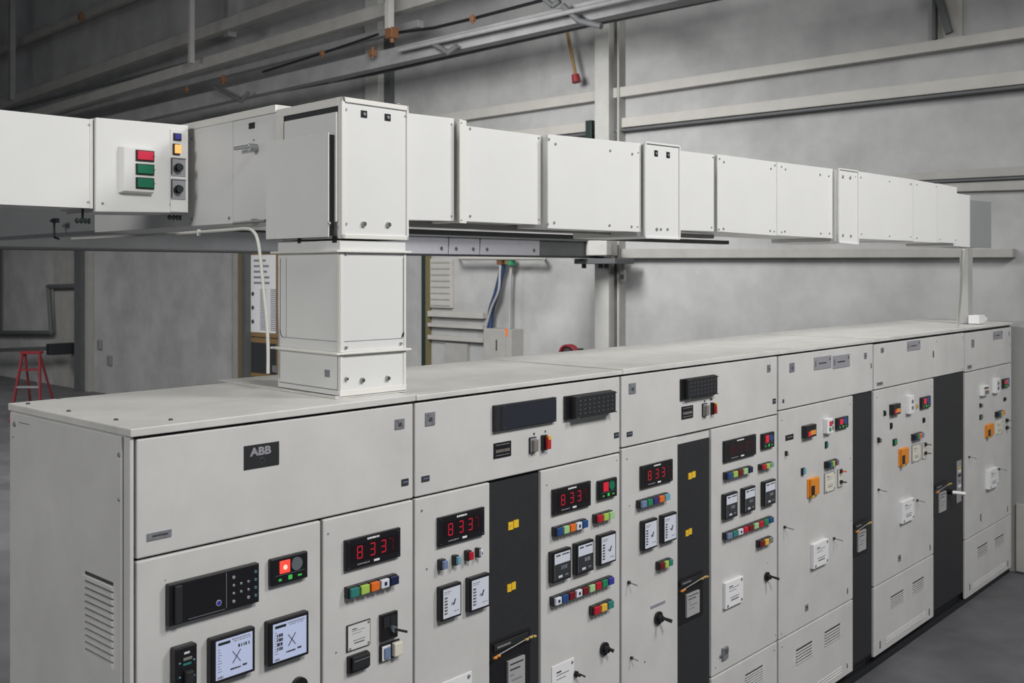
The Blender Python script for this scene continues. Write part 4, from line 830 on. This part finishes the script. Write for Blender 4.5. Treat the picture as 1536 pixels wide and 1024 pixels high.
q0 = W(932, 388, .14); q1 = W(938, 422, .14); b = B(); b.box(XW-.16, XW-.12, q1.y, q0.y, q1.z, q0.z, 'girt', .006); b.cyl((XW-.18, (q0.y+q1.y)/2, q1.z+.06), (XW-.15, (q0.y+q1.y)/2, q1.z+.06), .03, 'girt_dark', 12); tag(origin(b.build('hanging_strap'), q1), 'flat steel strap hanging right of the wall column', 'strap')
# wall things seen between duct and cabinet roofs
q0 = W(628, 380, .1); q1 = W(640, 560, .1); ym = (q0.y+q1.y)/2
b = B(); b.box(XW-.045, XW-.005, ym, q0.y, 0, q0.z+.1, 'deep_green', .004); b.box(XW-.045, XW-.005, q1.y, ym, 0, q0.z+.1, 'olive', .004); tag(origin(b.build('striped_post'), (q0.x, ym, 0)), 'upright wall post, half dark green and half yellow', 'post')
def wbox(x0, x1, y0, y1, dep, mt_, name, label, cat, bev=.004, group=None):
    a = W(x0, y0, dep); c = W(x1, y1, dep); b = B(); b.box(XW-dep, XW, c.y, a.y, c.z, a.z, mt_, bev); return b, a, c
b, a, c = wbox(645, 677, 388, 462, .05, 'girt_light', '', '', '')
for k in range(8): z = a.z-(k+.6)*(a.z-c.z)/8; b.box(XW-.062, XW-.05, c.y+.03, a.y-.03, z-.01, z+.01, 'girt', .003)
tag(origin(b.build('louvred_panel'), c), 'pale slatted wall panel beside the striped post', 'panel')
b = B()
for (y0, y1) in ((466, 478), (484, 494), (502, 514)): a = W(641, y0, .08); c = W(724, y1, .08); b.box(XW-.08, XW, c.y, a.y, c.z, a.z, 'girt_light', .004)
a = W(668, 514, .06); c = W(700, 548, .06); b.box(XW-.06, XW, c.y, a.y, c.z, a.z, 'girt', .004); tag(origin(b.build('wall_shelf_rack'), c), 'pale rack of horizontal bars on the wall left of the grey electrical box', 'rack')
b = B(); b.cyl(W(689, 386.5, .25), W(816, 386.5, .25), .035, 'girt_light', 10); b.cyl(W(689, 386.5, .25), W(689, 386.5, 0), .02, 'girt_light', 8); b.cyl(W(816, 386.5, .25), W(816, 386.5, 0), .02, 'girt_light', 8); tag(b.build('handrail'), 'pale horizontal tube on the wall above the grey electrical box', 'rail')
t0 = W(750, 535, .22)
t = thing('electrical_box', 'grey electrical box on the wall with cables entering its top', 'electrical box', t0)
a = W(725, 492, .25); c = W(767, 538, .25); b = B(); b.box(XW-.25, XW, c.y, a.y, c.z-.3, a.z, 'girt', .006); b.build('body', t)
b = B(); b.box(XW-.262, XW-.25, c.y+.10, a.y-.02, c.z-.28, a.z-.02, 'girt', .004); ym = (a.y+c.y)/2; b.box(XW-.268, XW-.26, ym-.012, ym+.012, c.z+.1, a.z-.15, 'slot'); dd = b.build('door', t)
b = B(); q = W(759, 499, .25); b.box(XW-.255, XW-.249, q.y-.03, q.y+.03, q.z-.05, q.z+.05, 'tangerine'); b.build('sticker', t, label='orange sticker')
def cable(pts, r, mt_, off, label): 
    b = B(); b.tube([W(*p, off) for p in pts], r, mt_, 8); return tag(b.build('cable'), label, 'cable', 'cables above the grey electrical box')
cable([(756, 384), (752, 410), (745, 440), (737, 465), (735, 493)], .045, 'blue_cable', .16, 'thick dark blue cable dropping into the grey electrical box')
cable([(753, 384), (750, 405), (748, 435), (737, 462), (728, 493)], .018, 'grey_cable', .22, 'thin grey cable curving beside the blue one')
cable([(767, 396), (765, 430), (764, 493)], .02, 'grey_cable', .16, 'straight grey cable at the right of the blue one')
b = B(); q = W(753, 389, .2); b.box(q.x-.05, q.x+.05, q.y-.03, q.y+.06, q.z-.07, q.z+.06, 'rust', .005); tag(origin(b.build('cable_socket'), q), 'rust-brown socket above the blue cable', 'socket')
b = B(); q = W(766, 389, .2); b.box(q.x-.05, q.x+.05, q.y-.0, q.y+.07, q.z-.07, q.z+.06, 'olive', .005); b.box(q.x-.05, q.x+.05, q.y-.05, q.y-.0, q.z-.08, q.z+.06, 'green', .005); tag(origin(b.build('cable_socket'), q), 'yellow and green socket above the straight grey cable', 'socket')
b = B(); q = W(851, 524, .3); R = W(840, 524, .3).y-q.y
for k in range(3): b.tube([(q.x+.04*k, q.y+R*math.cos(a_*PI/8)*(1-.06*k), q.z-.05+R*.8*math.sin(a_*PI/8)) for a_ in range(0, 17)], .02, 'red_paint', 6)
b.cyl((q.x, q.y, q.z-.05), (q.x+.16, q.y, q.z-.05), R*.6, 'slot', 16); b.box(q.x+.1, XW, q.y-.03, q.y+.03, q.z-.1, q.z, 'slot'); tag(origin(b.build('hose_reel'), q), 'red hose coiled on a reel against the wall left of the column', 'hose reel')
# notice boards left of the riser
t = thing('notice_board', 'wood-framed white notice board on the wall left of the riser', 'notice board', W(388, 505, .06))
a = W(371, 374, .06); c = W(418, 505, .06); a.z = W(388, 374, .06).z; c.z = W(388, 505, .06).z; b = B(); b.box(XW-.05, XW, c.y, a.y, c.z, a.z, 'wood', .004); b.build('frame', t)
b = B(); fw = .10; b.box(XW-.056, XW-.05, c.y+fw, a.y-fw*.4, c.z+fw*.8, a.z-fw, 'white'); rnd = random.Random(3)
for k in range(5): z = a.z-.2-.10*k; b.box(XW-.058, XW-.056, a.y-.2-rnd.uniform(.3, .6), a.y-.2, z-.02, z+.02, 'ink_soft')
for k in range(22):
    z = a.z-.72-.034*k
    for j in range(2): y = a.y-.40-.32*j; b.box(XW-.058, XW-.056, y-.18, y, z-.009, z+.009, 'ink_soft')
for z in (.8, 1.05, 1.3): b.cyl((XW-.06, a.y-.17, a.z-z), (XW-.056, a.y-.17, a.z-z), .04, 'ink', 10)
b.build('sheet', t, label='white printed sheet')
t = thing('picture_frame', 'wood-framed dark picture hung below the white notice board', 'picture', W(388, 565, .06))
a = W(371, 506.5, .06); c = W(418, 566, .06); a.z = W(388, 507, .06).z; c.z = W(388, 566, .06).z; b = B(); b.box(XW-.05, XW, c.y, a.y, c.z, a.z, 'wood', .004); b.build('frame', t)
b = B(); b.box(XW-.056, XW-.05, c.y+.08, a.y-.05, c.z+.08, a.z-.08, 'lcd_dark'); b.build('picture', t)
b = B(); a = W(357.5, 374, .2); c = W(359.5, 380, .2); b.box(XW-.2, XW-.16, c.y, a.y, 0, a.z, 'olive'); trim(b)
# pipes, frames on the far left wall
b = B()
for p0, p1 in (((72, 430), (118, 429)), ((73, 430), (77, 499)), ((-60, 499), (77, 499))): b.cyl(W(*p0, .15), W(*p1, .15), .055, 'girt_dark', 8)
tag(origin(b.build('wall_pipe'), W(72, 430, .15)), 'dark pipe bent in steps on the far left wall', 'pipe')
b = B(); b.bar(W(-60, 527, .5), W(80, 522, .5), .10, .09, 'girt_dark', .01); b.box(W(80, 522, .5).x-.12, XW, W(80, 522, .5).y-.1, W(80, 522, .5).y+.1, W(80, 522, .5).z-.15, W(80, 522, .5).z+.1, 'gasket', .01); tag(origin(b.build('wall_rail'), W(80, 522, .5)), 'dark horizontal rail behind the red ladder', 'rail')
b = B(); a = W(80, 437, .04); c = W(111, 600, .04); b.box(XW-.04, XW, c.y, a.y, 0, a.z+1.2, 'girt', .01); trim(b)
b = B(); a = W(-80, 372, .05); c = W(2, 500, .05); b.box(XW-.05, XW, c.y, a.y, c.z, a.z, 'girt_dark', .01) ; trim(b)
for (x, y) in ((149, 516), (164, 540)):
    q = W(x, y, .03); b = B(); b.box(XW-.05, XW, q.y-.08, q.y+.08, q.z-.12, q.z+.10, 'grey', .02); tag(origin(b.build('wall_socket'), q), {149: 'small grey fitting upper of two on the bare left wall', 164: 'lower larger grey fitting on the bare left wall'}[x], 'wall fitting', 'small fittings on the bare left wall')
# red step ladder
base = hit(38, 633, 2, 0); M = Matrix.Translation(base) @ Matrix.Rotation(TH-PI/2, 4, 'Z')
t = thing('step_ladder', 'red step ladder standing open by the far left wall', 'ladder', (0, 0, 0), M)
H = 1.22; wb = .27; wt = .15
for s in (-1, 1):
    b = B(); b.bar((s*wb, 0, 0), (s*wt, .22, H), .03, .07, 'red_paint', .004, up=(0, 1, 0)); b.build('front_rail', t)
    b = B(); b.bar((s*(wb-.03), .75, 0), (s*(wt-.02), .27, H-.03), .03, .04, 'red_paint', .004, up=(0, 1, 0)); b.build('rear_leg', t)
for k in range(1, 4):
    f = k*.25; b = B(); w_ = wb+(wt-wb)*f; b.box(-w_, w_, .22*f-.03, .22*f+.05, H*f-.015, H*f+.015, 'plate_grey' if k < 3 else 'red_paint', .004); b.build('step', t)
b = B(); b.box(-wt-.03, wt+.03, .17, .33, H-.03, H+.02, 'red_paint', .006); b.build('top_cap', t)
b = B(); b.bar((-.03, .66, .2), (.05, .33, .95), .02, .03, 'plate_grey', .003); b.build('brace', t)

# ------------------------------------------------------------------ light
def area(name, loc, size, power, target=None, sy=None, col=(1, .99, .97)):
    l = bpy.data.lights.new(name, 'AREA'); l.shape = 'RECTANGLE'; l.size = size; l.size_y = sy or size; l.energy = power; l.color = col
    o = bpy.data.objects.new(name, l); COL.objects.link(o); o.location = loc
    if target is not None: o.rotation_euler = (Vector(target)-Vector(loc)).to_track_quat('-Z', 'Y').to_euler()
    return o
area('unseen_light', (1.6, -5.2, 6.6), 1.3, 300, (2.2, 0, 2.2))
area('unseen_light', (6.0, -5.0, 6.8), 1.6, 300, (6.2, 0, 1.8))
area('unseen_light', (-5.0, .5, 5.4), 1.5, 200, (1.0, .6, 1.4))  # added light, no fixture in view; brightens left-facing duct and cabinet sides
area('unseen_light', (6.0, 4.5, 5.3), 1.5, 400, (8.6, 7.0, 0))  # unseen light added to lift the wall's middle behind the ducts
area('unseen_light', (5.5, 2.2, 6.6), 1.2, 60, (9.0, 1.0, 0))  # weak light added for the right-hand wall, no real fixture there
area('unseen_light', (3.0, 11, 5.0), 2.0, 260, (5.0, 13.0, 0))  # added out of view to brighten the low part of the left wall
area('unseen_light', (5.0, 20, 4.8), 2.0, 170)  # added farther back, hung low so the upper wall stays dark
w = bpy.data.worlds.new('world'); scene.world = w; w.use_nodes = True
w.node_tree.nodes['Background'].inputs['Color'].default_value = (.80, .86, .95, 1); w.node_tree.nodes['Background'].inputs['Strength'].default_value = .15
scene.view_settings.view_transform = 'Standard'; scene.view_settings.look = 'None'; scene.view_settings.gamma = 1
scene.view_settings.use_curve_mapping = False; scene.view_settings.exposure = 0.0
